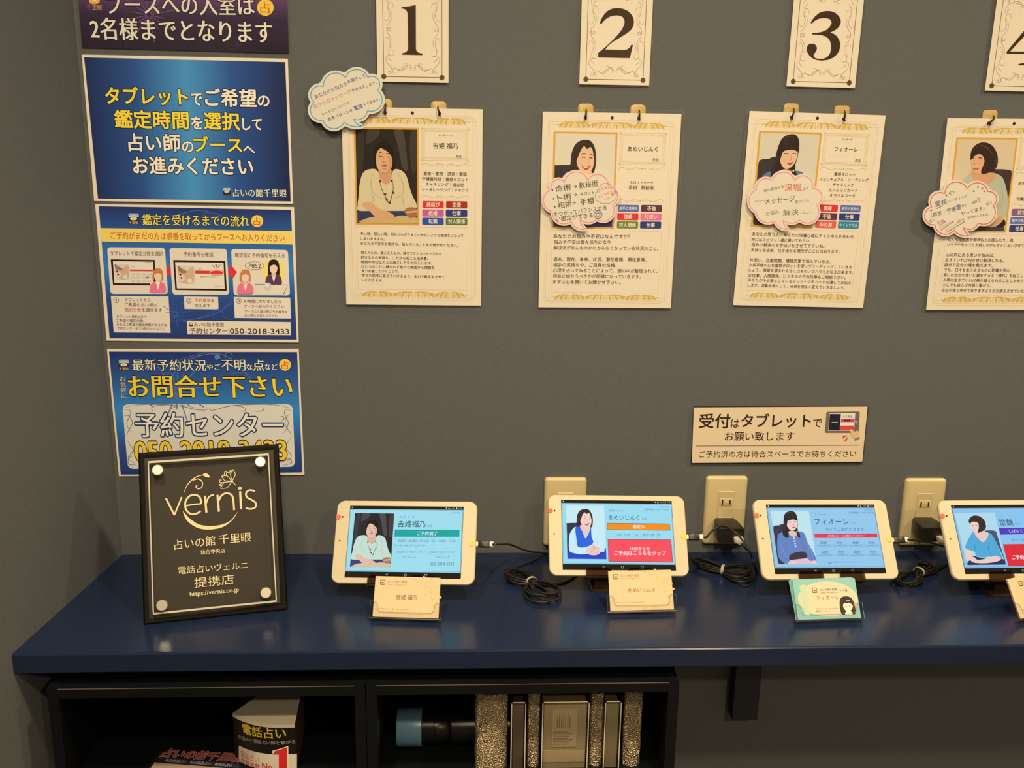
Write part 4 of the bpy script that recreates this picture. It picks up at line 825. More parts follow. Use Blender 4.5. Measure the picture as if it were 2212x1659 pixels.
BUB = [
 dict(label='cloud-shaped note with a blue outline beside the number 1 card', cr=zn1, d=0.0085, col=(74, 150, 182), grow=26, lw=9,
  arcs=[((180,1018),(155,905),(272,862)),((272,862),(352,735),(492,775)),((492,775),(595,692),(712,770)),((712,770),(815,790),(808,900)),((808,900),(852,1030),(708,1103)),((708,1103),(665,1175),(572,1185)),((572,1185),(602,1230),(655,1254)),((655,1254),(560,1256),(478,1215)),((478,1215),(365,1280),(268,1195)),((268,1195),(148,1130),(180,1018))],
  txt=[('あなたのお悩みを',(185,968),(505,830),(84,86,118)),('お聞きして',(512,815),(688,752),(76,82,130)),('天からのメッセージ',(175,1068),(545,905),(206,112,86)),('をお伝えします。',(556,900),(800,820),(92,94,112)),('シータヒーリングで',(258,1140),(528,1022),(104,96,92)),('思考パターンを',(316,1192),(562,1095),(84,84,110)),('置換',(575,1082),(660,1050),(54,70,140)),('えできます。',(668,1044),(832,985),(92,92,112))], extra=None),
 dict(label='cloud-shaped note with a pink outline over the photo under numeral 2', cr=k2, d=0.0075, col=(232, 124, 122), grow=15, lw=7,
  arcs=[((148,682),(172,612),(250,626)),((250,626),(332,545),(430,612)),((430,612),(520,566),(588,668)),((588,668),(658,705),(624,800)),((624,800),(610,905),(500,912)),((500,912),(435,940),(370,915)),((370,915),(386,960),(413,990)),((413,990),(350,985),(302,930)),((302,930),(205,940),(155,856)),((155,856),(86,775),(148,682))],
  txt=[('・',(150,686),(162,686),(70,50,30)),('命術',(178,680),(298,660),(78,60,36)),('→',(318,662),(346,658),(78,60,36)),('数秘術',(362,652),(508,632),(78,60,36)),('・',(158,754),(170,754),(70,50,30)),('卜術',(195,752),(302,732),(92,74,46)),('→',(320,724),(346,720),(78,60,36)),('タロット',(372,718),(482,704),(78,60,36)),('・',(168,817),(180,816),(70,50,30)),('相術',(198,810),(305,788),(92,74,46)),('→',(312,788),(338,785),(78,60,36)),('手相',(372,782),(476,766),(78,60,36)),('をつかってバランスの良',(168,876),(578,822),(84,64,38)),('い鑑定ができる',(184,912),(470,880),(84,64,38)),('プラス',(508,695),(578,664),(214,92,64)),('インスピレ',(510,745),(622,690),(214,92,64)),('ーション',(548,768),(612,738),(214,92,64)),('直感',(612,725),(655,695),(220,84,76))], extra='star'),
 dict(label='cloud-shaped note with a pink outline over the photo under numeral 3', cr=k3, d=0.0075, col=(236, 128, 132), grow=15, lw=7,
  arcs=[((228,682),(262,610),(352,612)),((352,612),(440,548),(528,614)),((528,614),(610,578),(662,672)),((662,672),(734,718),(698,803)),((698,803),(678,925),(562,918)),((562,918),(500,945),(436,920)),((436,920),(448,960),(476,992)),((476,992),(415,980),(372,925)),((372,925),(285,935),(228,860)),((228,860),(170,770),(228,682))],
  txt=[('彼の気持ちを',(286,692),(442,658),(128,116,98)),('深堀',(448,668),(572,662),(214,92,72)),('します',(576,682),(632,672),(134,120,100)),('あなたへの',(215,776),(300,768),(140,124,98)),('メッセージ',(296,776),(525,752),(84,70,52)),('受けとり。',(528,778),(640,768),(140,124,104)),('お悩み',(303,870),(402,856),(134,120,98)),('解決',(436,864),(556,856),(112,116,64)),('しましょう',(572,864),(652,858),(138,122,98))], extra='wide'),
 dict(label='cloud-shaped note with a crimson outline over the photo under numeral 4', cr=crop(1990, 380, 11.85), d=0.0075, col=(216, 92, 90), grow=52, lw=24,
  arcs=[((258,795),(300,490),(590,455)),((590,455),(880,155),(1170,335)),((1170,335),(1440,175),(1690,400)),((1690,400),(1900,510),(1825,755)),((1825,755),(1790,1150),(1440,1200)),((1440,1200),(1270,1360),(1070,1320)),((1070,1320),(1120,1430),(1210,1520)),((1210,1520),(1000,1510),(825,1380)),((825,1380),(500,1470),(340,1250)),((340,1250),(80,1060),(258,795))],
  txt=[('霊視',(345,725),(640,650),(98,88,104)),('リーディング',(690,650),(1175,500),(120,98,62)),('（前世・守護',(240,1010),(870,830),(100,86,90)),('霊',(880,810),(1000,780),(84,72,132)),('など',(1020,770),(1170,730),(120,98,62)),('etc）',(1270,680),(1480,590),(120,98,62)),('やってます。',(1010,970),(1600,815),(110,88,50)),('*お待ちしてます。',(1160,1065),(1710,975),(130,110,70)),('日常、',(405,1200),(600,1130),(206,104,74)),('ワクワクする',(460,1330),(800,1160),(206,104,74)),('スピリチュアル',(590,1390),(900,1220),(206,104,74)),('好き',(910,1180),(1090,1110),(206,104,74))], extra='lines')]
for B_ in BUB:
    inner = [p for A in B_['arcs'] for p in arc3(*A, 12)]; cx_ = sum(p[0] for p in inner)/len(inner); cy_ = sum(p[1] for p in inner)/len(inner)
    O = on(*B_['cr']((cx_, cy_)), 1, -B_['d']); F = Frame(O, (1, 0, 0), (0, 0, 1))
    t = thing('speech_bubble_note', B_['label'], 'note', F.M, 'speech bubble notes on the sheets')
    a = Art(F, B_['cr'], 0.0); rad = max(math.hypot(p[0]-cx_, p[1]-cy_) for p in inner); k_ = 1 + B_['grow']/rad*1.25
    # outward offset contour, valleys filled
    n_ = len(inner); out = []
    ar = sum(inner[i-1][0]*inner[i][1] - inner[i][0]*inner[i-1][1] for i in range(n_)); sg = 1 if ar > 0 else -1
    def seg_d(p):
        best = 1e9
        for q in inner:
            dd = (q[0]-p[0])**2 + (q[1]-p[1])**2
            if dd < best: best = dd
        return math.sqrt(best)
    for i in range(n_):
        p, q, r_ = inner[i-1], inner[i], inner[(i+1) % n_]; tx, ty = r_[0]-p[0], r_[1]-p[1]; L_ = math.hypot(tx, ty) or 1
        c_ = (q[0] + sg*ty/L_*B_['grow'], q[1] - sg*tx/L_*B_['grow'])
        if seg_d(c_) > B_['grow']*0.93: out.append(c_)
    lp = [a.L(p) for p in out]
    if sum(lp[i-1].x*lp[i].y - lp[i].x*lp[i-1].y for i in range(len(lp))) < 0: lp = lp[::-1]
    b = MB(); tri = tessellate_polygon([[Vector((p.x, p.y, 0)) for p in lp]]); n_ = len(lp)
    PM = M('bubble_card', alb((214, 193, 148)), 0.55, 0.2)
    for z_, s_ in ((0.0, -1), (0.0016, 1)):
        fs = []
        for q in tri:
            c3 = (lp[q[1]].x-lp[q[0]].x)*(lp[q[2]].y-lp[q[0]].y) - (lp[q[1]].y-lp[q[0]].y)*(lp[q[2]].x-lp[q[0]].x)
            fs.append(tuple(q) if c3*s_ > 0 else tuple(q)[::-1])
        b.add([(p.x, p.y, z_) for p in lp], fs, PM)
    b.add([(p.x, p.y, 0) for p in lp] + [(p.x, p.y, 0.0016) for p in lp], [(i, (i+1) % n_, n_ + (i+1) % n_, n_ + i) for i in range(n_)], PM); b.build('card_board', t)
    a = Art(F, B_['cr'], 0.0016); a.line(inner + [inner[0]], B_['lw'], B_['col'], 1, 1); a.build('bubble_outline', t)
    a = Art(F, B_['cr'], 0.0016)
    for s_, p, q, c in B_['txt']: a.text(s_, p, q, c, 2, res=2, h=(50 if s_ in ('命術','卜術','相術','手相','数秘術') else 56 if s_ == '深堀' else 46 if s_ == 'メッセージ' else 48 if s_ == '解決' else None))
    if B_['extra'] == 'star':
        a.ringl((510,877), 31, 4, (72,58,92), 2)
        for r0 in (0, math.pi): a.line([(510 + 24*math.cos(r0 + math.pi/2 + i*2.0944), 877 + 24*math.sin(r0 + math.pi/2 + i*2.0944)) for i in range(4)], 4, (72,58,92), 2, 1)
        cl = [(505,700),(530,655),(575,635),(610,660),(645,685),(655,730),(620,775),(570,788),(515,775),(490,740)]
        for i in range(len(cl)): A_, C_ = cl[i], cl[(i+1) % len(cl)]; m_ = ((A_[0]+C_[0])/2, (A_[1]+C_[1])/2); v_ = (m_[0]-572, m_[1]-712); l_ = math.hypot(*v_); a.line(arc3(A_, (m_[0] + v_[0]/l_*9, m_[1] + v_[1]/l_*9), C_, 6) + [C_], 2.2, (120,110,84), 2, 1)
    if B_['extra'] == 'lines':
        for p in ([(450,1270),(630,1150)], [(490,1385),(815,1160)], [(620,1450),(1105,1165)], [(385,835),(520,765)]): a.line(p, 13, (96,88,40), 2, 1)
        for cx2, cy2 in ((760,425),(1715,700),(260,1140)):
            a.line([(cx2-60,cy2+25),(cx2-55,cy2-5),(cx2-20,cy2-15),(cx2,cy2-42),(cx2+35,cy2-35),(cx2+65,cy2-40),(cx2+65,cy2),(cx2+20,cy2+12),(cx2-10,cy2+38),(cx2-40,cy2+32),(cx2-60,cy2+25)], 9, (112,98,62), 2, 4)
        for p in ((1440,280),(1600,390),(630,495),(240,880),(1330,390),(1550,315)):
            for r0 in (0, 1.05, 2.1): a.line([(p[0]-26*math.cos(r0), p[1]-26*math.sin(r0)), (p[0]+26*math.cos(r0), p[1]+26*math.sin(r0))], 9, (112,100,50), 2, 1)
    a.build('handwriting', t)

# ------------------------------------------------------------------ outlets
zt1 = crop(690, 1050, 4.2538); zt2 = crop(1150, 1020, 4.3373); zt3 = crop(1500, 1010, 4.3373); zt4 = crop(1900, 1010, 4.7404)
OW, OH = 0.070, 0.120
def outlet(tlp, trp, label):
    A = on(*tlp, 1, -0.004); B = on(*trp, 1, -0.004); O = Vector(((A.x + B.x)/2, -0.0002, (A.z + B.z)/2 - OH/2))
    F = Frame(O, (1, 0, 0), (0, 0, 1)); t = thing('wall_outlet', label, 'outlet', F.M, 'cream outlets above the counter')
    b = MB(); b.rslab(0, 0, OW, OH, 0.006, [(0, 0), (0, 0.003), (0.0008, 0.0052), (0.0024, 0.0066), (0.005, 0.0072)], PLATE, 6); b.build('cover_plate', t, True)
    b = MB(); b.rslab(0, 0, 0.0265, 0.070, 0.0008, [(0, 0.0070), (0, 0.0079), (0.0005, 0.0083)], PLATE, 2); b.build('socket_module', t)
    for y_ in (0.0165, -0.0165):
        b = MB(); b.rslab(0, y_, 0.0225, 0.0135, 0.003, [(0, 0.0082), (0, 0.0086), (0.0006, 0.0089)], PLATE, 4); s_ = b.build('socket_face', t, True)
        for x_, hh in ((-0.0063, 0.009), (0.0063, 0.0075)):
            b = MB(); b.box((x_ - 0.0011, y_ - hh/2, 0.0088), (x_ + 0.0011, y_ + hh/2, 0.0092), SLOT); b.build('slot', s_)
    return O
O1 = outlet(zt2((118,52)), zt2((508,52)), 'cream outlet plate mostly hidden behind the second tablet')
O2 = outlet(zt2((1625,40)), zt2((2025,40)), 'cream outlet plate with a charger, below the reception sign')
O3 = outlet(zt4((262,114)), zt4((697,114)), 'cream outlet plate with a charger, half behind the rightmost tablet')

# ------------------------------------------------------------------ chargers
CH = []
for O, label in ((O2, 'black cube charger in the outlet below the reception sign'), (O3, 'black cube charger in the outlet behind the rightmost tablet')):
    F = Frame(Vector((O.x, 0, zr(0.1895))), (1, 0, 0), (0, 0, 1)); t = thing('charger', label, 'charger', F.M, 'black cube chargers')
    b = MB(); x_ = -0.001
    b.rings([[(x_ + p[0], p[1], z) for p in rrect(w_, h_, 0.004, 4)] for w_, h_, z in ((0.034, 0.024, 0.0092), (0.036, 0.025, 0.012), (0.041, 0.025, 0.026), (0.043, 0.0255, 0.054), (0.0415, 0.024, 0.0565))], BLACKP); b.build('charger_body', t, True)
    b = MB(); b.box((0.003, -0.0078, 0.0560), (0.017, -0.0022, 0.0567), SLOT); b.build('usb_port', t)
    b = MB()
    for sx_ in (-0.0063, 0.0063): b.box((sx_ - 0.0008, -0.0055, 0.0085), (sx_ + 0.0008, 0.0015, 0.0098), CHROME)
    b.build('prongs', t); CH.append(Vector((O.x + 0.010, -0.0575, zr(0.1895) - 0.005)))

# ------------------------------------------------------------------ tablets
SW_, SH_ = 0.1752, 0.1095
def pose(p, yaw, tilt, roll):
    a_, t_, r_ = map(math.radians, (yaw, tilt, roll)); R = Vector((math.cos(a_), math.sin(a_), 0)); n0 = Vector((math.sin(a_), -math.cos(a_), 0))
    U = Vector((0, 0, 1))*math.cos(t_) - n0*math.sin(t_)
    X = math.cos(r_)*R + math.sin(r_)*U; Y = -math.sin(r_)*R + math.cos(r_)*U
    return Frame(Vector((p[0], p[1], zr(p[2]))), X, Y)
TP = [pose((-0.1337,-0.1425,0.2184), -7.33, 34.43, 2.04), pose((0.1944,-0.1182,0.2179), 1.83, 35.05, -1.48), pose((0.5147,-0.1358,0.2177), 3.3, 37.96, -1.38), pose((0.8080,-0.1420,0.2190), 1.0, 38.5, -0.2)]
TLAB = ['white tablet showing a green banner, leftmost on the counter', 'white tablet showing orange and red boxes, in front of an outlet', 'white tablet showing eight pale time buttons', 'white tablet showing a purple banner, cut off at the right edge']
WHITEB = M('tablet_white', (0.60, 0.57, 0.45), 0.3, 0.4); SCRB = M('screen_black', (0.012, 0.012, 0.013), 0.1, 0.4)
BW, BH, BT, BCY = SW_ + 0.0415, SH_ + 0.0175, 0.0085, -0.0002
SKY = (164, 228, 246)
def scr_text(a, *x, **k): a.text(*x, **k)
for k, F in enumerate(TP):
    zt = (zt1, zt2, zt3, zt4)[k]
    t = thing('tablet', TLAB[k], 'tablet', F.M, 'white tablets on the counter')
    b = MB(); b.rslab(0, BCY, BW, BH, 0.0125, [(0.0022, -BT), (0.0006, -BT + 0.0012), (0, -BT + 0.003), (0, -0.0028), (0.0006, -0.0012), (0.0014, -0.0004), (0.0030, -0.0004)], WHITEB, 8); b.build('tablet_body', t, True)
    b = MB(); b.box((-SW_/2, -SH_/2, -0.0006), (SW_/2, SH_/2, -0.0001), SCRB); scr = b.build('screen', t)
    b = MB(); b.lathe([(0.0013, -0.0005), (0.0013, 0.0001)], SLOT, 16, Matrix.Translation((-SW_/2 - 0.0105, SH_/2 - 0.0175, 0))); b.build('camera_lens', t)
    b = MB(); b.lathe([(0.0012, -0.0005), (0.0012, 0.0)], SLOT, 16, Matrix.Translation((-SW_/2 - 0.0118, 0.0005, 0))); b.build('light_sensor', t)
    b = MB(); b.lathe([(0.0040, -0.0004), (0.0040, 0.0002), (0.0038, 0.0003)], M('red_sticker', alb((214, 96, 58)), 0.6, 0.2), 24, Matrix.Translation((-SW_/2 - 0.0172, SH_/2 - 0.0178, 0))); b.build('red_sticker', t)
    b = MB(); b.lathe([(0.0042, -0.0004), (0.0042, 0.0002), (0.0040, 0.0003)], M('yellow_sticker', alb((218, 182, 62)), 0.6, 0.2), 24, Matrix.Translation((SW_/2 + 0.0150, -0.0015, 0))); b.build('yellow_sticker', t)
    # lit display, laid out on the screen rectangle (unit coordinates)
    U = lambda u, v: Vector((-SW_/2 + u*SW_, SH_/2 - v*SH_))
    a = Art(F, zt, 0.0, glow)
    def uq(u0, v0, u1, v1, c, lay=1): a.face([U(u0,v0), U(u1,v0), U(u1,v1), U(u0,v1)], c, lay)
    def ut(s_, u0, u1, v, c, h=None, lay=4, **kw):
        old = a.L; a.L = lambda p: U(p[0], p[1]); a.text(s_, (u0, v), (u1, v), c, lay, h=h, res=2, **kw); a.L = old
    sky = ((162,228,246),(158,226,248),(150,206,244),(140,202,246))[k]
    uq(0.003, 0.047, 0.997, 0.918, tuple(int(v*0.97) for v in sky)); lw = 0.00045
    lrect(a, [U(0.008,0.055), U(0.992,0.055), U(0.992,0.905), U(0.008,0.905)], lw, tuple(int(v*0.62) for v in sky), 2)
    for u_, s_ in ((0.36, '◁'), (0.525, '○'), (0.70, '□')): ut(s_, u_ - 0.011, u_ + 0.011, 0.958, (190, 205, 215), 0.034)
    a.face([U(0.842,0.016), U(0.858,0.016), U(0.850,0.036)], (190,205,212), 3); a.face([U(0.864,0.034), U(0.867,0.02), U(0.873,0.014), U(0.878,0.026), U(0.886,0.034)], (150,165,172), 3)
    uq(0.936, 0.013, 0.944, 0.036, (200,205,210), 3); ut('100%', 0.896, 0.924, 0.026, (140,150,156), 0.020, 3); ut('17:45', 0.956, 0.988, 0.026, (150,158,164), 0.020, 3)
    a.face([U(0.02 + 0.006*math.cos(i*0.6283), 0.024 + 0.0096*math.sin(i*0.6283)) for i in range(10)], (190,200,205), 3)
    DT = (50, 78, 96); BLU = (70, 120, 190); MID = (80, 140, 170)
    a.build('display_page', scr)
    PHQ = ([(328,248),(688,252),(655,745),(280,742)], [(316,312),(671,316),(694,816),(328,812)], [(713,405),(1070,405),(1146,902),(784,905)], [(765,470),(1178,460),(1292,994),(898,999)])[k]
    a = Art(F, zt, 0.0, glow); portrait(a, (P1, P2, P3, P4b)[k], [a.L(p) for p in PHQ], glowp, 3); a.build('display_photo', scr)
    a = Art(F, zt, 0.0, glow)
    if k == 0:
        TX = lambda *x, **kw: a.text(*x, layer=4, res=2, **kw)
        a.text('仙台中央店', (1213,245), (1292,247), MID, 4, res=2); a.text('よしき ふくの', (735,283), (876,285), (70,100,120), 4, res=2); a.text('吉姫福乃', (720,348), (975,350), (48,66,84), 4, bold=0.004); a.text('先生', (990,366), (1040,366), MID, 4, res=2)
        a.poly([(694,399),(1288,403),(1285,467),(689,466)], (18, 164, 160), 3); a.text('ご予約満了', (897,434), (1083,436), (225, 250, 250), 4, bold=0.006)
        a.text('次回のご出演は', (720,503), (905,504), (62,110,140), 4, res=2); a.text('7月23日（日）', (920,504), (1070,505), BLU, 4, res=2); a.text('10:00～17:00', (1092,505), (1250,506), BLU, 4, res=2); a.text('ブースへお入りください', (688,546), (978,547), (62,120,150), 4, res=2)
        a.line([(680,580),(1270,583)], 2, (140,210,230), 3, 1); a.text('明日以降のご予約はウェブサイト・お電話にてお待ちしています', (706,607), (1252,608), (60,110,150), 4, res=2); a.line([(675,630),(1265,634)], 2, (140,210,230), 3, 1)
        a.text('【ウェブサイト】', (768,655), (886,656), (70,130,160), 4, res=2); a.text('【予約センター】', (1068,656), (1186,657), (70,130,160), 4, res=2); a.text('050-2018-3433', (1015,713), (1235,714), (70,120,140), 4, h=32)
    elif k == 1:
        a.text('仙台中央店', (1195,326), (1275,327), MID, 4, res=2); a.text('出演時間', (1048,348), (1133,349), (90,110,150), 4, res=2); a.text('10:00～20:00', (1148,349), (1278,351), (80,130,200), 4, res=2)
        a.text('あめいじんぐ', (722,360), (852,361), (80,110,130), 4, res=2); a.text('あめいじんぐ', (714,425), (1005,427), (56,80,100), 4, bold=0.002); a.text('先生', (1027,436), (1075,437), MID, 4, res=2)
        a.poly([(699,476),(1286,483),(1292,547),(700,538)], (60,110,90), 3); a.poly([(703,480),(1283,487),(1288,543),(704,535)], (244,142,28), 4); a.text('鑑定中', (940,511), (1048,513), (250,240,225), 5, bold=0.014, res=2)
        a.text('次は 18:05 ごろにご案内可能です', (793,588), (1200,591), (70,128,170), 4, res=2)
        a.poly([(706,627),(1300,632),(1316,846),(713,838)], (70,60,90), 3); a.poly([(710,631),(1297,636),(1312,842),(717,834)], (250,78,92), 4)
        a.text('18:05からの', (917,715), (1097,716), (255,240,240), 5, bold=0.016, res=2); a.text('ご予約はこちらをタップ', (767,758), (1252,760), (255,242,242), 5, bold=0.014, res=2)
    elif k == 2:
        a.text('仙台中央店', (1590,398), (1670,399), (100,140,190), 4, res=2); a.text('出演時間', (1448,423), (1532,424), (80,110,160), 4, res=2); a.text('11:00～20:00', (1545,423), (1675,424), (80,130,200), 4, res=2)
        a.text('ふぃおーれ', (1125,440), (1232,441), (80,110,140), 4, res=2); a.text('フィオーレ', (1125,507), (1443,508), (50,70,104), 4, bold=0.002); a.text('先生', (1462,520), (1510,521), (110,150,190), 4, res=2)
        a.text('今すぐご案内できます', (1225,578), (1588,579), (70,116,170), 4, res=2)
        a.poly([(1122,621),(1710,618),(1715,656),(1128,660)], (226,56,84), 3); a.text('ご希望のコースを選択してください', (1245,640), (1592,639), (250,200,214), 4, res=2)
        for r_ in range(2):
            for c_ in range(4):
                x_ = 1140 + 150*c_ + 14*r_; y_ = 673 + 88*r_; s_ = (('20分','30分','40分','50分'),('60分','70分','80分','90分'))[r_][c_]
                a.quad_r([(x_,y_),(x_+136,y_-1),(x_+144,y_+74),(x_+8,y_+75)], 8, (150,198,232), 3); a.poly([(x_+6,y_+48),(x_+140,y_+47),(x_+143,y_+72),(x_+9,y_+73)], (132,184,226), 4)
                a.text(s_, (x_+38,y_+31), (x_+98,y_+31), (50,84,130), 5, h=26, bold=0.008, res=2); a.line([(x_+50,y_+56),(x_+96,y_+56)], 5, (110,160,206), 5, 1)
        a.line([(1246,884),(1268,898),(1288,886)], 5, (70,100,160), 4, 1); a.text('24時間WEBからご予約はこちらから', (1300,886), (1560,884), (80,130,210), 4, res=2)
    else:
        a.text('よぎ', (1225,490), (1262,491), (80,110,140), 4, res=2); a.text('世魏', (1222,562), (1365,562), (44,66,96), 4, bold=0.003); a.text('先生', (1380,576), (1430,576), (110,150,190), 4, res=2)
        a.poly([(1219,621),(1790,612),(1800,676),(1235,688)], (74,58,190), 3); a.text('しばらくお待ちください', (1325,652), (1740,646), (214,206,246), 4, bold=0.012, res=2)
        a.text('次は 19:05', (1345,740), (1486,738), (80,130,200), 4, res=2)
        a.poly([(1262,786),(1840,776),(1880,1000),(1318,1012)], (222,38,58), 3); a.text('ご予約はこちらをタップ', (1350,920), (1850,912), (255,242,242), 4, bold=0.014, res=2)
    a.build('display_text', scr)

# ------------------------------------------------------------------ tablet stands
SMOKE = M('smoky_brown_acrylic', (0.045, 0.028, 0.020), 0.15, 0.5); SMOKEC = film('smoky_clear_acrylic', (0.52, 0.44, 0.38), 0.05, 0.9)
SLAB = ['under the leftmost tablet', 'under the tablet in front of an outlet', 'under the tablet with eight buttons', 'under the rightmost tablet']
for k, F in enumerate(TP):
    yb = BCY - BH/2
    base = F.M @ Vector((0, yb, -BT)); t = thing('tablet_stand', 'smoky brown tablet stand ' + SLAB[k], 'stand', F.M, 'tablet stands on the counter')
    for s_ in (-1, 1):
        b = MB(); x0, x1 = (s_*0.052, s_*0.013) if s_ > 0 else (-0.052, -0.013); x0, x1 = min(x0, x1), max(x0, x1)
        prof = [(x0, yb - 0.0035), (x1, yb - 0.0035), (x1 - 0.000, yb + 0.0085), (x1 - 0.004, yb + 0.0125), (x0 + 0.004, yb + 0.0125), (x0, yb + 0.0085)]
        b.prism(prof, 0.0012, 0.0036, SMOKEC); b.prism([(x0, yb - 0.0036), (x1, yb - 0.0036), (x1, yb - 0.0006), (x0, yb - 0.0006)], -BT - 0.004, 0.0036, SMOKE); b.build('front_lip', t)
    b = MB(); b.rslab(0, yb + 0.045, 0.104, 0.096, 0.006, [(0, -BT - 0.0040), (0, -BT - 0.0008)], SMOKE, 4); b.build('back_rest', t)
    # legs down to the counter, built in world space and brought into the stand's frame
    inv = F.M.inverted(); b = MB()
    Xh = Vector((F.X.x, F.X.y, 0)).normalized(); Yh = Vector((-Xh.y, Xh.x, 0))
    lp = F.M @ Vector((0, yb - 0.002, -BT - 0.004)); g0 = Vector((lp.x, lp.y, ZD))
    def wbox(c0, hx, y0, y1, z0, z1):
        vs = []
        for z in (z0, z1):
            for dx, dy in ((-hx, y0), (hx, y0), (hx, y1), (-hx, y1)): vs.append(inv @ (c0 + Xh*dx + Yh*dy + Vector((0, 0, z - c0.z))))
        b.add(vs, [(3,2,1,0),(4,5,6,7),(0,1,5,4),(1,2,6,5),(2,3,7,6),(3,0,4,7)], SMOKE)
    wbox(g0, 0.040, -0.004, 0.085, ZD + 0.0002, ZD + 0.0045); b.build('base_plate', t)
    b = MB(); top = F.M @ Vector((0, yb + 0.06, -BT - 0.0045)); ft = g0 + Yh*0.080 + Vector((0, 0, 0.0045)); fr = lp + Vector((0, 0, -0.001)); f0 = g0 + Vector((0, 0, 0.0045))
    for pa, pb in ((top, ft), (fr, f0)):
        vs = []
        for p in (pa, pb):
            for dx, dy in ((-0.036, -0.002), (0.036, -0.002), (0.036, 0.002), (-0.036, 0.002)): vs.append(inv @ (p + Xh*dx + Yh*dy))
        b.add(vs, [(3,2,1,0),(4,5,6,7),(0,1,5,4),(1,2,6,5),(2,3,7,6),(3,0,4,7)], SMOKE)
    b.build('support_leg', t)

# ------------------------------------------------------------------ card holders and business cards
KW, KH = 0.0955, 0.0578
CPOS = [((-0.1262,-0.2250), -4.5, 34, 0.0072), ((0.2170,-0.2080), 1.7, 33, 0.0072), ((0.4845,-0.2385), 2.5, 36, 0.0072)]
tl4 = on(*zt4((1338, 1540)), 2, ZD)
CPOS.append(((tl4.x + 0.044, tl4.y + 0.014), 20, 33, 0.0072))
HLAB = ['in front of the leftmost tablet', 'in front of the tablet with orange and red boxes', 'holding green cards', 'cut off at the right edge']
CLAB = ['cream business card with leaf print before the leftmost tablet', 'cream business card with leaf print before the second tablet from the left', 'mint green business card with a cartoon girl, frontmost of its pack', 'cream business card cut off at the right edge']
CREAMC = M('cream_card', alb((205, 172, 112)), 0.55, 0.2); MINT = M('mint_card', alb((130, 168, 134)), 0.55, 0.2); TAN = (176, 136, 84)
